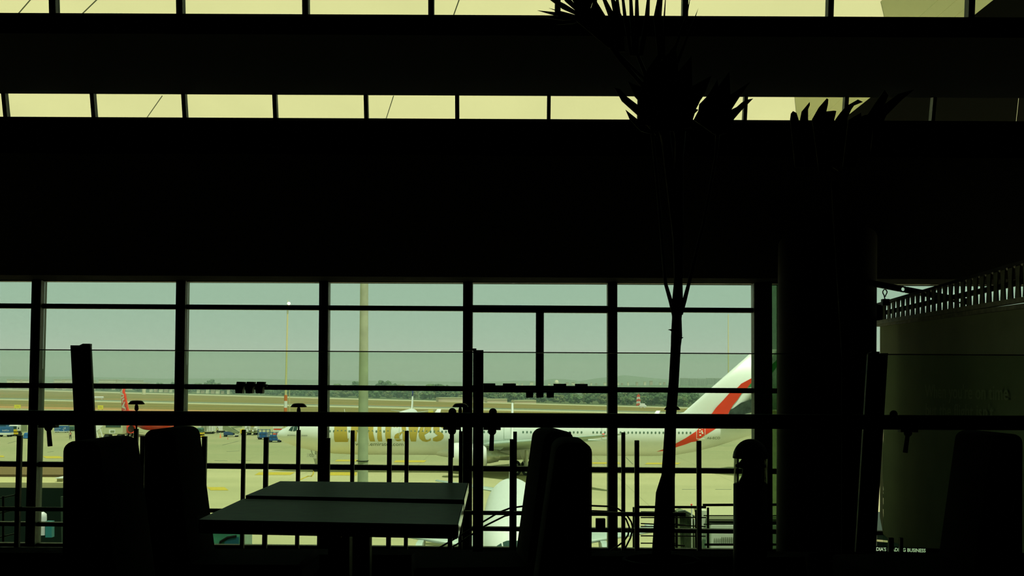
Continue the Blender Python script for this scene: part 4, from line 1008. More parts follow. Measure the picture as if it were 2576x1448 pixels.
# ---------------------------------------------------------------- yellow boards beside the taxiway
M_BOARD = mat('yellow_board', (.85, .72, .04), .6)
def board(x0, x1, yt, yb_, txt, label):
    D = G((x0 + x1) / 2, yb_ + 2).y; c = P((x0 + x1) / 2, (yt + yb_) / 2, D); w, h = (x1 - x0) / F * D, (yb_ - yt) / F * D
    r_ = empty('taxiway_board', Vector((c.x, D, GZ)), label, 'sign', 'yellow taxiway boards')
    MB().box(c, (w, .3, h)).build('panel', M_BOARD, r_)
    for s_ in (-1, 1): MB().bar((c.x + s_ * w * .35, D, GZ), (c.x + s_ * w * .35, D, c.z - h / 2), .12, .12, (0, 1, 0)).build('leg', M_DARK, r_)
    if txt: text_mesh(txt, 1, 'number', mat('board_number_paint', (.55, .38, .02), .7), r_, lambda t, y: Vector((c.x - w * .22 + t * w * .44, D - .17, c.z - h * .22 + y * h * .7)))
board(36, 52, 1017.5, 1026.5, '76', 'yellow board with a number at the far left edge of the grass')
board(246, 259.5, 1019, 1029, '76', 'yellow board with a number right of the thick left balustrade post')
board(1077, 1090, 1030, 1037.5, None, 'plain yellow board left of the middle balustrade post')
# fence stubs along the near grass
b = MB()
for k in range(46):
    x = 800 + k * 6.2 if k < 14 else 925 + (k - 14) * 4.6
    y = 1039.5 + (x - 800) * .01; p = G(x, y); b.bar(p, p + Vector((0, 0, .9)), .12, .12, (0, 1, 0))
tag(b.build('fence_stakes', M_CRK, None, G(900, 1040)), 'row of short dark stakes at the foot of the grass', 'fence', None, 'stuff')
# ---------------------------------------------------------------- ground equipment
M_BLUE = mat('blue_panel_paint', (.02, .13, .36), .5, .1, 1); M_VYEL = mat('yellow_vehicle_paint', (.80, .55, .02), .5); M_GREYV = mat('grey_green_vehicle_paint', (.26, .30, .17), .6, .1, 1)
M_NAVY = mat('dark_blue_frame_paint', (.03, .08, .20), .5); M_CONE = mat('orange_cone', (.75, .17, .05), .6); M_SKIN = mat('brown_skin', (.20, .10, .05), .6); M_VEST = mat('orange_safety_vest', (.85, .25, .10), .6); M_TROU = mat('dark_trousers', (.04, .05, .05), .8); M_LIME = mat('lime_safety_vest', (.55, .75, .05), .6)
M_TEAL = mat('teal_tarp', (.03, .22, .22), .6)
def at(px, py): return G(px, py)
def V(base, x, y, z): return base + Vector((x, y, z))
def s_at(p): return p.y / F          # metres per pixel at that depth
def wheels(root, base, xs, r, ys=(-.9, .9)):
    for x in xs:
        for y in ys:
            c = V(base, x, y, r); MB().cyl(c + Vector((0, -.12, 0)), c + Vector((0, .12, 0)), r, n=14).build('wheel', M_TYRE, root)
# blue lettered baggage container at the far left
p = at(8, 1098.5); s_ = s_at(p)
r_ = empty('baggage_trailer', p, 'blue lettered baggage trailer at the left edge, in front of the yellow truck', 'trailer')
w = 34 * s_; h = 14.5 * s_
MB().box(V(p, -.0, 1.0, 1.0 + h / 2), (w, 2, h)).build('container', M_BLUE, r_)
MB().box(V(p, 0, 1.0, .75), (w, 2.1, .5)).build('chassis', M_WHITE, r_)
wheels(r_, p, (-w * .35, w * .35), .35, (.3, 1.7))
text_mesh('IndiGo', 1, 'lettering', M_WHITE, r_, lambda t, y: V(p, w * -.06 + t * w * .5, -.04, 1.0 + h * .26 + y * h * .42))
# blue tanker body behind it
q = at(3, 1087); s2 = s_at(q)
r_ = empty('fuel_tanker', q, 'dark blue rounded tanker partly out of frame at the left edge', 'truck')
MB().cyl(V(q, -6, 1.5, 2.6), V(q, 1.05, 1.5, 2.6), 1.5, n=20).build('tank', M_BLUE, r_)
MB().box(V(q, -2.4, 1.5, .8), (7, 2.2, .6)).build('chassis', M_NAVY, r_); wheels(r_, q, (-4, -.4), .5, (.6, 2.4))
# yellow truck
p = at(33, 1096.5); s_ = s_at(p)
r_ = empty('yellow_truck', p, 'yellow and white truck facing the viewer at the far left', 'truck')
cab = MB().rbox(V(p, 0, 1.2, 20 * s_), (22 * s_, 2.4, 16 * s_), .15, 2); cab.build('cab', M_WHITE, r_)
MB().rbox(V(p, 0, -.02, 21.5 * s_), (18.5 * s_, .1, 7 * s_), .04, 2).build('windscreen', M_DKGLASS, r_)
MB().box(V(p, 0, -.06, 14.2 * s_), (21 * s_, .12, 5.2 * s_)).build('grille_panel', M_VYEL, r_)
MB().rbox(V(p, .05, -.05, 7 * s_), (23.5 * s_, .5, 4.6 * s_), .06, 2).build('bumper', M_VYEL, r_)
MB().box(V(p, 0, 1, 10 * s_), (20 * s_, 2, 3 * s_)).build('engine_bay', M_DARK, r_)
for sx_ in (-1, 1): MB().box(V(p, sx_ * 13 * s_, .1, 20 * s_), (2.2 * s_, .2, 4 * s_)).build('mirror', M_DARK, r_)
MB().box(V(p, 4 * s_, 1, 29.2 * s_), (7 * s_, .4, 1.6 * s_)).build('roof_light', M_WHITE, r_); wheels(r_, p, (-.8, .8), .5, (.4, 2))
MB().box(V(p, 0, 3.6, 2.0), (2.4, 3.2, 2.2)).build('box_body', M_GREYV, r_)
wp = at(15, 1080); ww_ = MB(); ww_.ball(V(wp, 0, 0, 1.2), .55, 12); ww_.cyl(wp, V(wp, 0, 0, .9), .2, n=8)
tag(ww_.build('beacon_drum', M_WHITE, None, wp), 'small white drum on a stem between tanker and yellow truck', 'drum')
# tarp covered load
p = at(66, 1103); tb = MB(); tb.rbox(V(p, .2, .8, .68), (2.2, 1.6, 1.36), .3, 3, lambda v: (v.x * (1 - .25 * (v.z + .7)), v.y, v.z))
tag(tb.build('tarp_load', M_BLUE, None, p), 'blue tarp covered load at the left mullion', 'load')
# guaranteed courtesy trailer
p = at(152, 1087.5); s_ = s_at(p)
r_ = empty('baggage_trailer', p, 'blue baggage trailer with two lines of lettering, left of the thick left post', 'trailer')
w = 30.5 * s_; h = 13 * s_
MB().box(V(p, 0, 1.0, 3.5 * s_ + h / 2), (w, 2, h)).build('container', M_BLUE, r_)
MB().box(V(p, 0, 1.0, 2.7 * s_), (w, 2.05, 1.7 * s_)).build('chassis', M_WHITE, r_)
wheels(r_, p, (-w * .4, w * .4), 1.6 * s_, (.2, 1.8))
text_mesh('Guaranteed', 1, 'lettering', M_WHITE, r_, lambda t, y: V(p, -w * .44 + t * w * .44, -.03, 3.5 * s_ + h * .46 + y * h * .24))
text_mesh('Courtesy', 1, 'lettering', M_WHITE, r_, lambda t, y: V(p, -w * .44 + t * w * .36, -.03, 3.5 * s_ + h * .14 + y * h * .24))
b = MB()
for (dx, dz) in ((.20, .35), (.26, .42), (.32, .50), (.38, .58), (.28, .7), (.38, .78), (.30, .22), (.27, .12), (.42, .66), (.40, .45)):
    b.box(V(p, w * dx, -.02, 3.5 * s_ + h * dz), (.13, .03, .13))
b.build('dotted_plane_mark', M_WHITE, r_)
# dark tug beside it
p = at(178, 1084); s_ = s_at(p)
r_ = empty('baggage_tug', p, 'dark green tug with a beige roof behind the worker in the orange vest', 'vehicle')
MB().rbox(V(p, 0, 1, 7.5 * s_), (19 * s_, 2, 9 * s_), .2, 2).build('body', mat('dark_green_paint', (.03, .10, .07), .5), r_)
MB().rbox(V(p, 0, 1, 16 * s_), (15 * s_, 1.8, 5 * s_), .15, 2).build('roof', M_GREYV, r_)
for sx_ in (-1, 1): MB().bar(V(p, sx_ * 6 * s_, .4, 11 * s_), V(p, sx_ * 6 * s_, .4, 15 * s_), .1, .1, (0, 1, 0)).build('roof_pillar', M_DARK, r_)
wheels(r_, p, (-.55, .55), .3, (.2, 1.8))
# people
def person(px, py, hgt, label, vest, back=True):
    p = at(px, py); k = hgt / 1.78
    root = empty('person', p, label, 'person')
    def skin(name, verts, edges, m, parent, lvl=2):
        me = bpy.data.meshes.new(name); me.from_pydata([Vector(v[:3]) * k for v in verts], [], []) if False else me.from_pydata([tuple(Vector(v[:3]) * k) for v in verts], edges, [])
        o = bpy.data.objects.new(name, me); COL.objects.link(o); o.parent = parent
        sk = o.modifiers.new('skin', 'SKIN'); sk.use_smooth_shade = True
        for i, v in enumerate(verts):
            d = me.skin_vertices[0].data[i]; d.radius = (v[3] * k, (v[4] if len(v) > 4 else v[3]) * k); d.use_root = (i == 0)
        sb = o.modifiers.new('sub', 'SUBSURF'); sb.levels = lvl; sb.render_levels = lvl
        o.data.materials.append(m); OFF[o.name] = p; return o
    vs = [(0, 0, .95, .13, .10), (0, 0, 1.15, .13, .09), (0, 0, 1.38, .16, .10), (0, 0, 1.50, .06), (0, -.01, 1.58, .075, .085), (0, -.01, 1.70, .08, .09),
          (.19, 0, 1.42, .055), (.25, -.02, 1.14, .042), (.24, -.10, .90, .034), (.24, -.13, .81, .03, .018),
          (-.19, 0, 1.42, .055), (-.25, -.02, 1.14, .042), (-.24, -.10, .90, .034), (-.24, -.13, .81, .03, .018),
          (.10, 0, .88, .085), (.14, -.01, .48, .06), (.17, .02, .09, .042), (.17, -.10, .04, .04, .03),
          (-.10, 0, .88, .085), (-.14, -.01, .48, .06), (-.17, .02, .09, .042), (-.17, -.10, .04, .04, .03)]
    ed = [(0, 1), (1, 2), (2, 3), (3, 4), (4, 5), (2, 6), (6, 7), (7, 8), (8, 9), (2, 10), (10, 11), (11, 12), (12, 13), (0, 14), (14, 15), (15, 16), (16, 17), (0, 18), (18, 19), (19, 20), (20, 21)]
    skin('body', vs, ed, M_SKIN, root)
    cl = [(0, 0, 1.0, .15, .12), (0, 0, 1.18, .155, .115), (0, 0, 1.40, .18, .12), (0, 0, 1.46, .10, .09)]
    skin('vest', cl, [(0, 1), (1, 2), (2, 3)], vest, root)
    tv = [(0, 0, .97, .145, .115), (.10, 0, .86, .10), (.14, -.01, .48, .075), (.17, .02, .12, .06), (-.10, 0, .86, .10), (-.14, -.01, .48, .075), (-.17, .02, .12, .06)]
    skin('trousers', tv, [(0, 1), (1, 2), (2, 3), (0, 4), (4, 5), (5, 6)], M_TROU, root)
    hb_ = MB(); hb_.ball(Vector((0, 0, 1.725)) * k, .098 * k, 12, (1, 1.08, .85)); hb_.v = [v + p for v in hb_.v]; hb_.build('hair', M_DARK, root)
    b = MB()
    for sx_ in (-.07, .07): b.bar(p + Vector((sx_, -.125, 1.03)) * k, p + Vector((sx_, -.125, 1.42)) * k, .04, .02, (0, 1, 0))
    b.build('reflective_tape', M_WHITE, root)
    return root
person(177, 1105, 1.92, 'person in an orange safety vest and dark trousers standing on the apron', M_VEST)
person(547, 1091.5, 1.85, 'person in a lime vest standing beside the small white truck', M_LIME)
# airport steps and bus near the red jet
p = at(283, 1103); s_ = s_at(p)
r_ = empty('passenger_bus', p, 'beige bus-like vehicle with a dark window band beside the red jet', 'bus')
MB().rbox(V(p, 0, 1.5, 25.5 * s_), (50 * s_, 3, 29 * s_), .2, 2).build('body', mat('beige_body_paint', (.55, .55, .36), .5), r_)
MB().box(V(p, 2 * s_, -.02, 32.0 * s_), (38 * s_, .08, 6.5 * s_)).build('window_band', M_DKGLASS, r_)
MB().rbox(V(p, 3 * s_, 1.5, 38.5 * s_), (46 * s_, 3.1, 3.5 * s_), .1, 2).build('roof', M_WHITE, r_)
b = MB(); b.box(V(p, -1 * s_, -.05, 18 * s_), (15 * s_, .1, 10 * s_)); b.build('door', M_WHITE, r_)
b = MB(); b.box(V(p, 0, -.12, 18.5 * s_), (10 * s_, .05, 5 * s_)); b.build('door_panel', M_GREYV, r_)
wheels(r_, p, (-16 * s_, 16 * s_), 6 * s_, (.2, 2.6))
p = at(252, 1111); s_ = s_at(p)
r_ = empty('boarding_steps', p, 'white mobile boarding steps with a sloping side, right of the thick left post', 'stairs')
MB().poly([V(p, x * s_, -.8, z * s_) for x, z in ((-16, 20), (-12, 23), (10, 41), (22, 50), (30, 57), (-16, 57))], (0, 1.6, 0)).build('side_panel', M_WHITE, r_)
for x0, z0, x1, z1 in ((-12, 6, -6, 33), (0, 6, -8, 31), (10, 8, 2, 35)): MB().bar(V(p, x0 * s_, -.7, z0 * s_), V(p, x1 * s_, -.7, z1 * s_), .18, .18, (0, 1, 0)).build('strut', M_WHITE, r_)
MB().box(V(p, -8 * s_, 0, 8 * s_), (36 * s_, 1.9, 3.4 * s_)).build('chassis', M_WHITE, r_); wheels(r_, p, (-20 * s_, 6 * s_), 3 * s_, (-.8, .8))
# row of trucks, loader, dollies
p = at(517, 1091); s_ = s_at(p)
r_ = empty('box_truck', p, 'tall white box truck at the right edge of the rear left chair', 'truck')
MB().rbox(V(p, 0, 1.5, 19 * s_), (36 * s_, 3, 27 * s_), .15, 2).build('box_body', M_WHITE, r_)
b = MB()
for dx in (-8, 0, 8, 14): b.bar(V(p, dx * s_, -.03, 7 * s_), V(p, dx * s_, -.03, 31 * s_), .08, .05, (0, 1, 0))
b.build('panel_ribs', M_GREYV, r_); MB().box(V(p, 4 * s_, 1.5, 2.6 * s_), (30 * s_, 2.4, 2.2 * s_)).build('chassis', M_DARK, r_); wheels(r_, p, (-11 * s_, 12 * s_), 2.6 * s_, (.3, 2.7))
p = at(503, 1100); s_ = s_at(p)
r_ = empty('yellow_tractor', p, 'dark green and yellow tractor in front of the tall white box truck', 'vehicle')
MB().rbox(V(p, -2 * s_, .9, 18 * s_), (16 * s_, 1.8, 12 * s_), .25, 2).build('cab', mat('dark_green_paint', (.03, .10, .07), .5), r_)
MB().box(V(p, 0, .8, 10.5 * s_), (14 * s_, 1.9, 4 * s_)).build('hood', M_VYEL, r_); MB().box(V(p, 0, .8, 3.5 * s_), (14 * s_, 1.9, 3 * s_)).build('bumper', M_VYEL, r_)
MB().box(V(p, 0, .9, 7 * s_), (12 * s_, 1.7, 4 * s_)).build('chassis', M_DARK, r_); wheels(r_, p, (-4 * s_, 4 * s_), 3.2 * s_, (.1, 1.6))
p = at(552, 1088); s_ = s_at(p)
r_ = empty('small_truck', p, 'small white truck between the tall box truck and the grey belt loader', 'truck')
MB().rbox(V(p, 0, 1.2, 11.5 * s_), (16 * s_, 2.4, 14 * s_), .12, 2).build('box_body', M_WHITE, r_); MB().box(V(p, 1 * s_, 1.2, 3 * s_), (17 * s_, 2.2, 2.6 * s_)).build('chassis', M_DARK, r_)
wheels(r_, p, (-6 * s_, 6 * s_), 2.4 * s_, (.2, 2.2))
p = at(578, 1098.5); s_ = s_at(p)
r_ = empty('belt_loader', p, 'grey-green belt loader with a raised sloping conveyor', 'loader')
MB().poly([V(p, x * s_, 0, z * s_) for x, z in ((-18, 29), (-8, 29), (20, 12), (18, 8), (-18, 18))], (0, 2, 0)).build('conveyor', M_GREYV, r_)
MB().rbox(V(p, -4 * s_, 1, 8.5 * s_), (24 * s_, 2, 9 * s_), .15, 2).build('body', M_NAVY, r_)
MB().poly([V(p, x * s_, .3, z * s_) for x, z in ((2, 25), (28, 29), (28, 24), (4, 21))], (0, 1, 0)).build('upper_boom', M_GREYV, r_)
MB().box(V(p, 15 * s_, .8, 4.6 * s_), (10 * s_, 1.8, 1.2 * s_)).build('platform', M_WHITE, r_); wheels(r_, p, (-13 * s_, 15 * s_), 2.4 * s_, (.1, 1.9))
def cone(px, py, h, m, label):
    p = at(px, py); b = MB(); b.lathe(p, [(.26 * h, 0), (.26 * h, .07 * h), (.19 * h, .08 * h), (.05 * h, h), (0, h)], n=14)
    tag(b.build('traffic_cone', m, None, p), label, 'cone', 'traffic cones')
cone(554.5, 1100.5, .95, M_CONE, 'larger orange traffic cone beside the belt loader'); cone(573, 1104.5, .55, mat('dull_red_cone', (.42, .12, .06), .7), 'smaller dull red traffic cone in front of the belt loader')
p = at(628, 1094); s_ = s_at(p)
r_ = empty('catering_vehicle', p, 'cluttered white and yellow service vehicle behind the slim posts', 'vehicle')
MB().rbox(V(p, 3 * s_, 1.5, 19 * s_), (32 * s_, 3, 16 * s_), .2, 2).build('body', M_WHITE, r_)
rnd = random.Random(3)
for k in range(9):
    c = V(p, rnd.uniform(-18, 20) * s_, -.2, rnd.uniform(10, 27) * s_); MB().rbox(c, (rnd.uniform(3, 8) * s_, .6, rnd.uniform(2.5, 6) * s_), .05, 2).build('equipment_box', [M_WHITE, M_VYEL, M_WHITE][k % 3], r_)
MB().box(V(p, 2 * s_, 1.2, 8 * s_), (34 * s_, 2.4, 4 * s_)).build('chassis', M_GREYV, r_); MB().rbox(V(p, -20 * s_, 1, 9 * s_), (9 * s_, 2, 11 * s_), .2, 2).build('cab', M_VYEL, r_); wheels(r_, p, (-19 * s_, -4 * s_, 12 * s_), 3.2 * s_, (.2, 2.4))
for (px, py, lab) in ((664, 1105, 'left dark blue cargo dolly beside the airliner nose'), (690, 1112, 'right dark blue cargo dolly touching the airliner nose')):
    p = at(px, py); s_ = s_at(p); r_ = empty('cargo_dolly', p, lab, 'trailer', 'dark blue cargo dollies')
    MB().box(V(p, 0, 1, 5 * s_), (32 * s_, 2.4, 2.2 * s_)).build('deck', M_NAVY, r_)
    for x in (-15, -5, 5, 15):
        MB().bar(V(p, x * s_, 0, 5 * s_), V(p, x * s_, 0, 26 * s_), .15, .15, (0, 1, 0)).build('upright', M_NAVY, r_)
    for z in (14, 25): MB().bar(V(p, -15 * s_, 0, z * s_), V(p, 15 * s_, 0, z * s_), .12, .12).build('rail', M_NAVY, r_)
    wheels(r_, p, (-12 * s_, 11 * s_), 3 * s_, (-.1, 2))
    MB().box(V(p, -4 * s_, 1, 12 * s_), (17 * s_, 2, 12 * s_)).build('load_crate', M_BLUE, r_)
p = at(694, 1101); s_ = s_at(p); k = 0
for z in range(6):
    for x in range(5):
        c = V(p, (x - 2) * 4.6 * s_ + (z % 2) * .2, 2.0, (9 + z * 4.0) * s_)
        o = MB().box(c, (4.2 * s_, .5, 3.1 * s_)).build('cargo_box', M_WHITE if (z % 3) else M_RED, None, c)
        tag(o, 'small %s box stacked on the dolly by the airliner nose' % ('white' if z % 3 else 'red'), 'box', ('white' if z % 3 else 'red') + ' boxes stacked on the dolly')
ob = MB().box(V(at(708, 1090), 0, 3, 4.4), (1.2, 1, 1.6)); tag(ob.build('orange_box', M_CONE, None, at(708, 1090)), 'orange box high behind the airliner nose', 'box')

# ---------------------------------------------------------------- boarding bridge and service machines close to the facade
M_DKG = mat('dark_green_glass_cladding', (.004, .010, .005), .35, .2, 1.5, spec=.25); M_BEIGE = mat('beige_coping', (.52, .46, .22), .7, .1, 2)
D = 19.0
r_ = empty('boarding_bridge', P(60, 1440, D + 2), 'dark boarding bridge building at the lower left, with a beige roof edge', 'building')
x0, x1 = P(-260, 1300, D).x, P(240, 1300, D).x
zr = zy(1227 + 5, D)
MB().box(((x0 + x1) / 2, D + 2, (zr + GZ) / 2), (x1 - x0, 4, zr - GZ)).build('body', M_DKG, r_)
xe = P(205, 1300, D).x
MB().box(((x0 + xe) / 2, D + .6, zr + .04), (xe - x0, 1.1, .08)).build('roof_edge', M_BEIGE, r_)
MB().box(((x0 + xe) / 2, D + 2.6, zr + .06), (xe - x0, 2.6, .1)).build('roof_deck', mat('brown_roof_deck', (.16, .10, .03), .8), r_)
MB().poly([P(-200, 1212, D + 3.6), P(0, 1207, D + 3.6), P(24, 1212, D + 3.6), P(205, 1212, D + 3.6), P(205, 1219, D + 3.6), P(-200, 1219, D + 3.6)], (0, .3, 0)).build('roof_parapet', M_BEIGE, r_)
MB().box(P(153.5, 1215, D + .3) + Vector((0, .4, 0)), (15 / F * D, .9, 27 / F * D)).build('roof_box', M_STRIP, r_)
MB().box(P(153.5, 1201, D + .3) + Vector((0, .4, 0)), (18 / F * D, 1.0, 2 / F * D)).build('box_lid', M_WHITE, r_)
# pale bits in front of it
Dq = 17.0
p0 = P(108, 1317, Dq)
cv = MB(); cv.tube([P(x, y, Dq) for x, y in ((106, 1345), (106, 1317), (106.5, 1300), (107, 1292), (106.5, 1287))], [.055, .06, .062, .055, .02], 14)
tag(cv.build('draped_cover', M_WHITE, None, P(106, 1345, Dq)), 'small pale draped cover seen low between the left mullion and front left chair', 'cover')
tb = MB().box(P(125.5, 1330, Dq) , (16 / F * Dq, .1, 40 / F * Dq)); tag(tb.build('teal_bin', M_TEAL, None, P(125.5, 1350, Dq)), 'small teal box beside the pale draped cover', 'box')
# white posts by the bridge
pp = MB().bar(P(160, 1400, Dq), P(157, 1248, Dq), .035, .05, (0, 1, 0)); tag(pp.build('grey_post', M_FRAME, None, P(160, 1400, Dq)), 'thin grey-green post left of the front left chair', 'post')
def leftstair():
    root = empty('stair_railing', P(10, 1400, 14.4), 'slanted stair railing in the dark lower left corner', 'railing', 'stair railings outside the facade')
    for (x0, y0, x1, y1) in ((-60, 1265, 45, 1243), (-60, 1302, 45, 1280), (-60, 1336, 45, 1308), (-60, 1365, 45, 1340), (-60, 1393, 45, 1370)):
        MB().tube([P(x0, y0, 14.4), P(x1, y1, 14.4)], .011, 8).build('rail', M_FRAME, root)
    for x in (-30, 8, 40): MB().cyl(P(x, 1420, 14.4), P(x, 1247 + (8 - x) * .2, 14.4), .016, n=8).build('post', M_DARK, root)
leftstair()
for (x0, y0, x1, y1) in ((-10, 1357, 33, 1349), (-10, 1376, 33, 1366)):
    pass
D = 19.0
r_ = empty('service_building', P(2400, 1440, D + 1.5), 'dark low service building beyond the glass under the banner', 'building')
x0, x1 = P(2206, 1400, D).x, P(2700, 1400, D).x; zr = P(2250, 1338, D).z
MB().box(((x0 + x1) / 2, D + 1.5, (zr + GZ) / 2), (x1 - x0, 3, zr - GZ)).build('body', M_DKG, r_)
MB().bar(P(2206, 1359, D - .03), P(2234, 1361.5, D - .03), .04, 4 / F * D).build('beige_ledge', M_BEIGE, r_)
# glazed cabin under the table
Dq = 26.0
r_ = empty('glazed_cabin', P(560, 1420, Dq), 'teal glazed cabin glimpsed under the left half of the nearer table', 'cabin')
MB().box(P(556, 1400, Dq) + Vector((0, .6, 0)), (96 / F * Dq, 1.2, 160 / F * Dq)).build('body', mat('teal_cabin_glass', (.05, .20, .12), .25, .35, 2), r_)
MB().tube([P(x, y, Dq - .02) for x, y in ((550, 1378), (555, 1362), (572, 1352), (595, 1348))], .03, 6).build('inner_rail', M_DARK, r_)
MB().poly([P(x, y, Dq - .03) for x, y in ((560, 1378), (566, 1360), (585, 1350), (601, 1350), (601, 1378))], (0, .02, 0)).build('blue_panel', mat('deep_teal_panel', (.008, .07, .09), .4), r_)
# bridge bellows and white machine on the right
Dm = 24.0
r_ = empty('bridge_bellows', P(1730, 1440, Dm), 'grey-green pleated bridge bellows behind the right stair railings', 'bellows')
out = [(1716, 1290), (1722, 1284.5), (1730, 1288), (1746, 1300), (1747, 1420), (1716, 1420)]
b = MB()
N = 12
for k in range(N):
    xa = 1708 + 39.0 * k / N; xb_ = 1708 + 39.0 * (k + 1) / N; xm = (xa + xb_) / 2
    def tp(x): return 1292 - 7 * math.sin(math.pi * min(1, max(0, (x - 1700) / 42))) + max(0, x - 1728) * .7
    b.poly([P(xa + (-6 if k < 0 else 0), 1430, Dm + .12), P(xm + 4, 1430, Dm), P(xm, tp(xm), Dm), P(xa, tp(xa), Dm + .12)])
    b.poly([P(xm + 4, 1430, Dm), P(xb_ + 4, 1430, Dm + .12), P(xb_, tp(xb_), Dm + .12), P(xm, tp(xm), Dm)])
b.poly([P(1708, 1430, Dm + .13), P(1751, 1430, Dm + .13), P(1747, 1305, Dm + .13), P(1730, 1290, Dm + .13), P(1720, 1285, Dm + .13), P(1708, 1290, Dm + .13)], (0, .6, 0))
b.build('pleated_cover', mat('grey_green_bellows_cloth', (.15, .19, .10), .8, .3, 4), r_)
MB().tube([P(x, y, Dm - .04) for x, y in ((1706, 1286), (1722, 1284), (1735, 1291), (1747, 1299))], .02, 6).build('hoop_frame', M_FRAME, r_)
r_ = empty('beacon_light', P(1739.5, 1420, Dm - .2), 'small red beacon on a thin pole behind the railings', 'lamp')
MB().ball(P(1739.5, 1269, Dm - .2), 2.6 / F * Dm, 10).build('red_lens', M_RED, r_); MB().cyl(P(1741, 1420, Dm - .2), P(1740, 1271, Dm - .2), .014, n=8).build('pole', M_WHITE, r_)
Dm = 22.0
r_ = empty('air_conditioning_unit', P(1825, 1440, Dm), 'white louvred air conditioning unit left of the bollard lantern', 'machine')
M_ACW = mat('white_machine_paint', (.62, .64, .50), .5, .05, 3)
wL, wR = P(1786, 1300, Dm).x, P(1990, 1300, Dm).x
MB().rbox(((wL + wR) / 2, Dm + .8, (zy(1314, Dm) + zy(1440, Dm)) / 2), (wR - wL, 1.6, 126 / F * Dm), .04, 3).build('body', M_ACW, r_)
MB().box(((wL + wR) / 2 - .02, Dm + .8, zy(1304, Dm)), (wR - wL + .04, 1.63, 7 / F * Dm)).build('canopy', mat('brown_green_trim', (.10, .11, .05), .8), r_)
MB().box(((wL + wR) / 2 - .02, Dm + .8, zy(1298.5, Dm)), (wR - wL + .06, 1.64, 8 / F * Dm)).build('roof', M_STRIP, r_)
b = MB()
for k in range(26):
    x = 1798 + k * 4.75
    b.bar(P(x, 1364, Dm - .01), P(x - .5, 1350 if k > 3 else 1353, Dm - .01), .013 if k > 3 else .008, .012, (0, 1, 0))
b.build('louvre_slots', mat('louvre_shadow_gap', (.20, .22, .13), .8), r_)
MB().box(P(1767, 1360, Dm + .3), (14 / F * Dm, .4, 160 / F * Dm)).build('side_panel', M_ACW, r_)
MB().box(P(1771.5, 1366, Dm + .05), (7 / F * Dm, .1, 22 / F * Dm)).build('green_panel', mat('dull_green_panel', (.06, .12, .06), .6), r_)

# ---------------------------------------------------------------- distance: hills, buildings, tree line
M_HILL = mat('distant_hill', (.09, .14, .07), .95, .15, .004); M_BLD = mat('pale_far_building', (.85, .80, .56), .8, .05, .05); M_BLD2 = mat('beige_far_building', (.58, .46, .32), .8, .1, .05)
def hill(pts, D, name, label):
    pts = [P(x, y, D) for x, y in pts]; b = MB()
    for i in range(len(pts) - 1):
        a, c = pts[i], pts[i + 1]
        b.poly([Vector((a.x * .86, D * .86, GZ)), Vector((c.x * .86, D * .86, GZ)), c, a]); b.poly([a, c, Vector((c.x * 1.2, D * 1.2, GZ)), Vector((a.x * 1.2, D * 1.2, GZ))])
    return struct(name, b, M_HILL, label, 'hill', (0, D, GZ))
hill([(-300, 945), (0, 946), (200, 947), (420, 952), (600, 951), (800, 955), (1000, 958), (1180, 960), (1400, 961)], 3600, 'hill', 'low hazy ridge on the left horizon')
hill([(1180, 962), (1300, 957), (1360, 958), (1390, 952), (1430, 954), (1460, 958), (1500, 951), (1540, 947), (1570, 943), (1620, 948), (1660, 952), (1690, 955), (1740, 951), (1800, 950), (1900, 950), (2300, 948)], 3200, 'hill', 'hazy hills on the right horizon with scattered houses')
_rr = random.Random(21)
def ridge(x0, x1, n_, y0, y1, amp, D, label):
    hill([(x0 + (x1 - x0) * i / n_, y0 + (y1 - y0) * i / n_ + _rr.uniform(-amp, amp)) for i in range(n_ + 1)], D, 'wooded_ridge', label)
ridge(1240, 2300, 90, 968.5, 968.5, 1.6, 1560, 'green wooded ridge below the hazy town on the right')
ridge(-300, 1240, 110, 969, 970.5, 1.2, 2000, 'green wooded ridge behind the left tree line')
def block(x0, x1, yt, yb_, D, m, label, group, name='building', floors=0):
    D2 = D; c0, c1 = P(x0, yb_, D), P(x1, yb_, D); zt = P((x0 + x1) / 2, yt, D).z
    r_ = empty(name, Vector(((c0.x + c1.x) / 2, D + 8, GZ)), label, 'building', group)
    MB().box(((c0.x + c1.x) / 2, D + 8, (GZ + zt) / 2), (abs(c1.x - c0.x), 16, zt - GZ)).build('walls', m, r_)
    if floors:
        b = MB(); h = (zt - c0.z)
        for k in range(floors): b.box(((c0.x + c1.x) / 2, D - .4, c0.z + h * (k + .35) / floors), (abs(c1.x - c0.x) * .94, 1, h / floors * .35))
        b.build('window_rows', mat('far_window_band', (.16, .22, .15), .6), r_)
        b = MB()
        for k in range(3): b.box((c0.x + (c1.x - c0.x) * (.25 + .25 * k), D - .9, (c0.z + zt) / 2), (abs(c1.x - c0.x) * .06, .8, h))
        b.build('balcony_shafts', m, r_)
    else: MB().box(((c0.x + c1.x) / 2, D + 8, zt + .4), (abs(c1.x - c0.x) * 1.03, 17, .8)).build('roof_slab', M_BLD2, r_)
Dl = 1750
k = 0
for (x0, x1, yt, lab) in ((17, 31, 954.5, 'first'), (35, 50, 955, 'second'), (56, 74, 955, 'third'), (136, 156, 954.5, 'fourth'), (164, 184, 954, 'fifth'), (186.5, 232, 957, 'sixth'), (248, 291, 955.5, 'seventh'), (294, 311, 956.5, 'eighth'), (316, 352, 957, 'ninth')):
    block(x0, x1, yt, 975, Dl, M_BLD, 'pale low building on the left horizon, %s from the left' % lab, 'pale buildings on the left horizon')
block(136, 366, 962.5, 976, Dl - 40, M_BLD, 'long pale base block below the left horizon buildings', None)
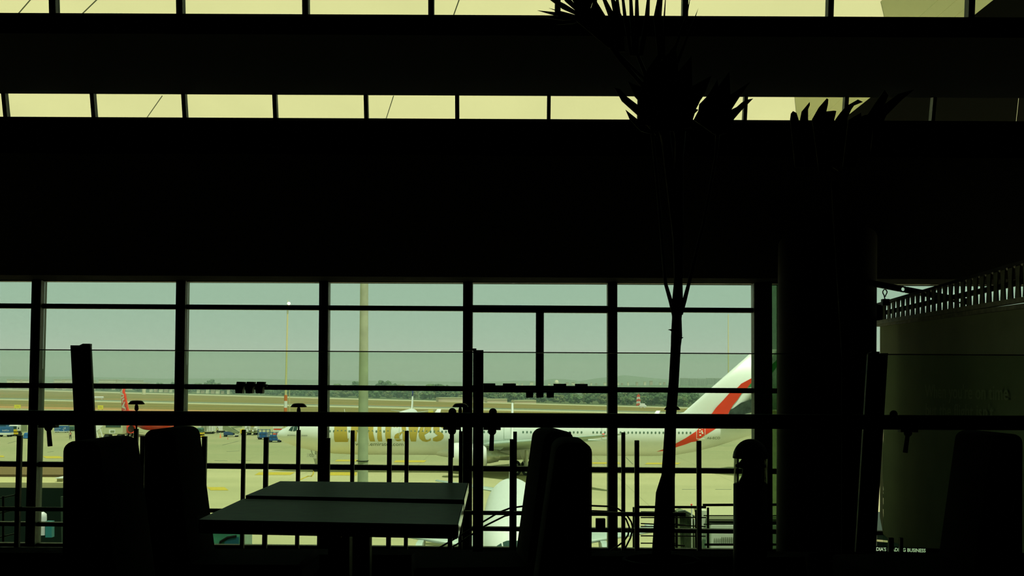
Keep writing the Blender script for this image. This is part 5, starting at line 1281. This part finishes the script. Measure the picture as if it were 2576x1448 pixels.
for i, (x0, x1) in enumerate(((1713, 1732), (1735, 1752), (1756, 1777), (1779, 1797), (1799, 1822), (1850, 1862), (1864, 1882))):
    block(x0, x1, 950 + (i % 3), 967 - (i > 2) * 3, 2300, mat('hazy_apartment_wall', (.42, .42, .30), .8), 'hazy apartment block on the right horizon, %s from the left' % ['first', 'second', 'third', 'fourth', 'fifth', 'sixth', 'seventh'][i], 'apartment blocks on the right horizon', 'apartment_block', 6)
rnd = random.Random(11)
hx_ = []
for i in range(34):
    x = 1290 + i * 11.5 + rnd.uniform(-3, 3); y = 965 - 4 * math.exp(-((x - 1630) / 40) ** 2) + rnd.uniform(-1.5, 1.5)
    if 1690 < x: x = 1500 + (i * 37 % 190)
    if any(abs(x - q_) < 9.5 for q_ in hx_): continue
    hx_.append(x); b = MB(); p0 = P(x, y, 1650); w = rnd.uniform(3, 9) / F * 1650; h = rnd.uniform(1.0, 3.5) / F * 1650
    b.box((p0.x, 1650, (GZ + p0.z + h) / 2), (w, 8, p0.z + h - GZ)); b.mi = 1; b.box((p0.x, 1650, p0.z + h + .2), (w * 1.06, 8.6, .4))
    tag(b.build('far_house', [M_BLD if i % 3 else M_BLD2, M_BLD2], None, (p0.x, 1650, GZ)), 'tiny pale house in the hazy town right of the middle post', 'house', 'houses of the hazy town')
dm = MB(); pd = P(1400, 962, 1600); dm.ball(pd, 3.0, 14, (1, 1, 1.15)); dm.cyl(Vector((pd.x, 1600, GZ)), pd, 2.9, n=14)
tag(dm.build('dome_building', M_BLD, None, (pd.x, 1600, GZ)), 'pale dome on the horizon right of the half mullion', 'dome')
for i in range(20):
    x = [150, 162, 176, 188, 205, 222, 236, 380, 392, 405, 418, 430, 444, 499, 510, 522, 536, 548, 560, 575][i]
    p0 = G(x, 975.2 + .0270 * x); D = p0.y; b = MB(); w = rnd.uniform(4, 8) / F * D; h = rnd.uniform(6, 11) / F * D
    b.box((p0.x, D, GZ + h / 2), (w, 6, h)); b.mi = 1; b.box((p0.x, D, GZ + h + .2), (w * 1.06, 6.6, .4))
    tag(b.build('far_house', [M_BLD if i % 2 else M_BLD2, M_BLD2], None, (p0.x, D, GZ)), 'tiny pale house among the trees left of the middle post', 'house', 'houses among the left tree line')
tk = MB(); pt = G(362, 991.5); tk.cyl(pt, V(pt, 0, 0, 4.2 + 2), 1.7, n=14); tag(tk.build('water_tank', M_BLD, None, pt), 'pale square-looking tank at the foot of the left tree line', 'tank')
# long pale sheds before the trees in the middle
for (x0, x1, yt, yb_, lab) in ((1099, 1220, 1001, 1010, 'long pale shed before the trees left of the middle post'), (1222, 1272, 1004.5, 1012, 'long pale shed before the trees right of the middle post'), (1290, 1345, 1008, 1014, 'low pale shed before the trees under the lamp heads')):
    pa, pb = G(x0, yb_), G(x1, yb_); h = (yb_ - yt) / F * pa.y; r_ = empty('shed', (pa + pb) / 2, lab, 'shed', 'pale sheds before the trees')
    MB().bar(pa + Vector((0, 4, h / 2)), pb + Vector((0, 4, h / 2)), 8, h).build('walls', M_BLD2, r_)
    MB().bar(pa + Vector((0, 4, h + .25)), pb + Vector((0, 4, h + .25)), 8.6, .5).build('roof', M_STRIP, r_)
# trees
M_CROWN = [mat('dark_green_foliage', (.055, .105, .035), .9, .5, .35), mat('mid_green_foliage', (.085, .145, .045), .9, .5, .35), mat('olive_foliage', (.14, .165, .055), .9, .5, .35)]
M_TRK = mat('tree_trunk_bark', (.16, .12, .06), .9)
def tree_proto(seed, m, h, w):
    rn = random.Random(seed); b = MB()
    b.tube([Vector((0, 0, 0)), Vector((rn.uniform(-.3, .3), 0, h * .3)), Vector((rn.uniform(-.4, .4), 0, h * .6))], [.35, .28, .15], 6)
    b.mi = 1
    for k in range(26):
        a = rn.uniform(0, 6.28); z = h * rn.uniform(.12, .86); r = rn.uniform(.1, .5) * w * (1.05 - .7 * abs(z / h - .45)); q = rn.uniform(.12, .24) * w
        bm = bmesh.new(); bmesh.ops.create_icosphere(bm, subdivisions=2, radius=q)
        for v in bm.verts: v.co *= rn.uniform(.62, 1.3)
        bm.verts.index_update()
        b.add([Vector((r * math.cos(a), r * math.sin(a), z)) + Vector((v.co.x, v.co.y, v.co.z * .85)) for v in bm.verts], [[v.index for v in f.verts] for f in bm.faces]); bm.free()
    return b.build('broadleaf_tree', [M_TRK, m], None, (0, 0, 0))
def palm_proto(seed, h):
    rn = random.Random(seed); b = MB(); b.tube([Vector((0, 0, 0)), Vector((.3, 0, h * .5)), Vector((.1, .2, h * .86))], [.28, .2, .16], 6); b.mi = 1
    top = Vector((.1, .2, h * .86))
    for k in range(15):
        a = 6.28 * k / 15 + rn.uniform(-.2, .2); e_ = rn.uniform(-.2, .9); L = rn.uniform(2.4, 3.4); d = Vector((math.cos(a), math.sin(a), 0)); pr = None; s2 = Vector((-d.y, d.x, 0))
        for i in range(5):
            t = i / 4; c = top + d * (L * t * math.cos(e_ * .6)) + Vector((0, 0, L * (math.sin(e_) * t - .55 * t * t))); w = .42 * math.sin(math.pi * (.15 + .8 * t)) + .03
            cu = (c - s2 * w - Vector((0, 0, w * .5)), c, c + s2 * w - Vector((0, 0, w * .5)))
            if pr: b.poly([pr[0], cu[0], cu[1], pr[1]]); b.poly([pr[1], cu[1], cu[2], pr[2]])
            pr = cu
    return b.build('palm_tree', [M_TRK, M_CROWN[2]], None, (0, 0, 0), fix=False)
PRO = [tree_proto(1, M_CROWN[0], 11, 11), tree_proto(2, M_CROWN[1], 10, 12), tree_proto(5, M_CROWN[2], 9, 9), tree_proto(8, M_CROWN[0], 13, 13)]
PAL = [palm_proto(3, 11), palm_proto(4, 9)]
used = set()
def tree(pr, x, y, sc, label, group, cat='tree'):
    o = pr if pr.name not in used else pr.copy()
    if pr.name in used: COL.objects.link(o)
    used.add(pr.name)
    p = G(x, y); o.location = p; o.scale = (sc, sc, sc * rnd.uniform(.9, 1.1)); o.rotation_euler = (0, 0, rnd.uniform(0, 6.28)); tag(o, label, cat, group)
wall_y = lambda x: 977.2 + .0270 * x
taken = []
def free(x, y, r):
    p = G(x, y)
    if p.y > 1620 or any((p.x - a) ** 2 + (p.y - b_) ** 2 < (r + c_) ** 2 for a, b_, c_ in taken): return False
    taken.append((p.x, p.y, r)); return True
for i in range(70):
    x = 1000 + i * 13 + rnd.uniform(-6, 6); y = wall_y(x) - .6 - rnd.uniform(0, 1.6); D = G(x, y).y; want = rnd.uniform(17, 28)
    if not free(x, y, 2.2): continue
    tree(PAL[i % 2], x, y, want / F * D / 10, 'coconut palm in front of the hazy trees beyond the runway', 'palms of the tree line')
for i in range(420):
    x = -20 + i * 4.6 + rnd.uniform(-5, 5); row = i % 3
    y = wall_y(x) - 2.2 - row * 3.2 - rnd.uniform(0, 1.5)
    D = G(x, y).y; want = (26 if x > 850 else 15) + row * 2 + rnd.uniform(-4, 5)   # crown height in px
    pr = PRO[rnd.randrange(4)]; sc = min(2.6, want / F * D / 11)
    if y - want < 962 + .0045 * (x - 1288): sc *= .75
    if not free(x, y, 7.4 * sc): continue
    side = 'left' if x < 700 else ('middle' if x < 1300 else 'right')
    tree(pr, x, y, sc, 'hazy broadleaf tree in the tree line beyond the runway, %s third of the view' % side, 'broadleaf trees of the %s tree line' % side)
for pr in PRO + PAL:
    if pr.name not in used: bpy.data.objects.remove(pr)
wv = MB(); pv = G(1617, 1025.8); wv.rbox(V(pv, 0, 0, 1.0), (3.6, 1.6, 1.2), .3, 2); wv.rbox(V(pv, -.2, 0, 1.9), (2.6, 1.5, .9), .3, 2); wv.cyl(V(pv, -1, -.7, .4), V(pv, -1, .7, .4), .4); wv.cyl(V(pv, 1, -.7, .4), V(pv, 1, .7, .4), .4)
tag(wv.build('white_van', M_WHITE, None, pv), 'tiny white van on the far runway edge under the lattice tower', 'van')
wv2 = MB(); pv = G(246, 1004); wv2.rbox(V(pv, 0, 0, 1.3), (8, 1.8, 1.6), .3, 2); wv2.box(V(pv, -3.2, 0, .4), (.5, 1.5, .8)); wv2.box(V(pv, 3.2, 0, .4), (.5, 1.5, .8))
tag(wv2.build('white_vehicle', M_WHITE, None, pv), 'tiny long white vehicle on the runway right of the thick left post', 'vehicle')
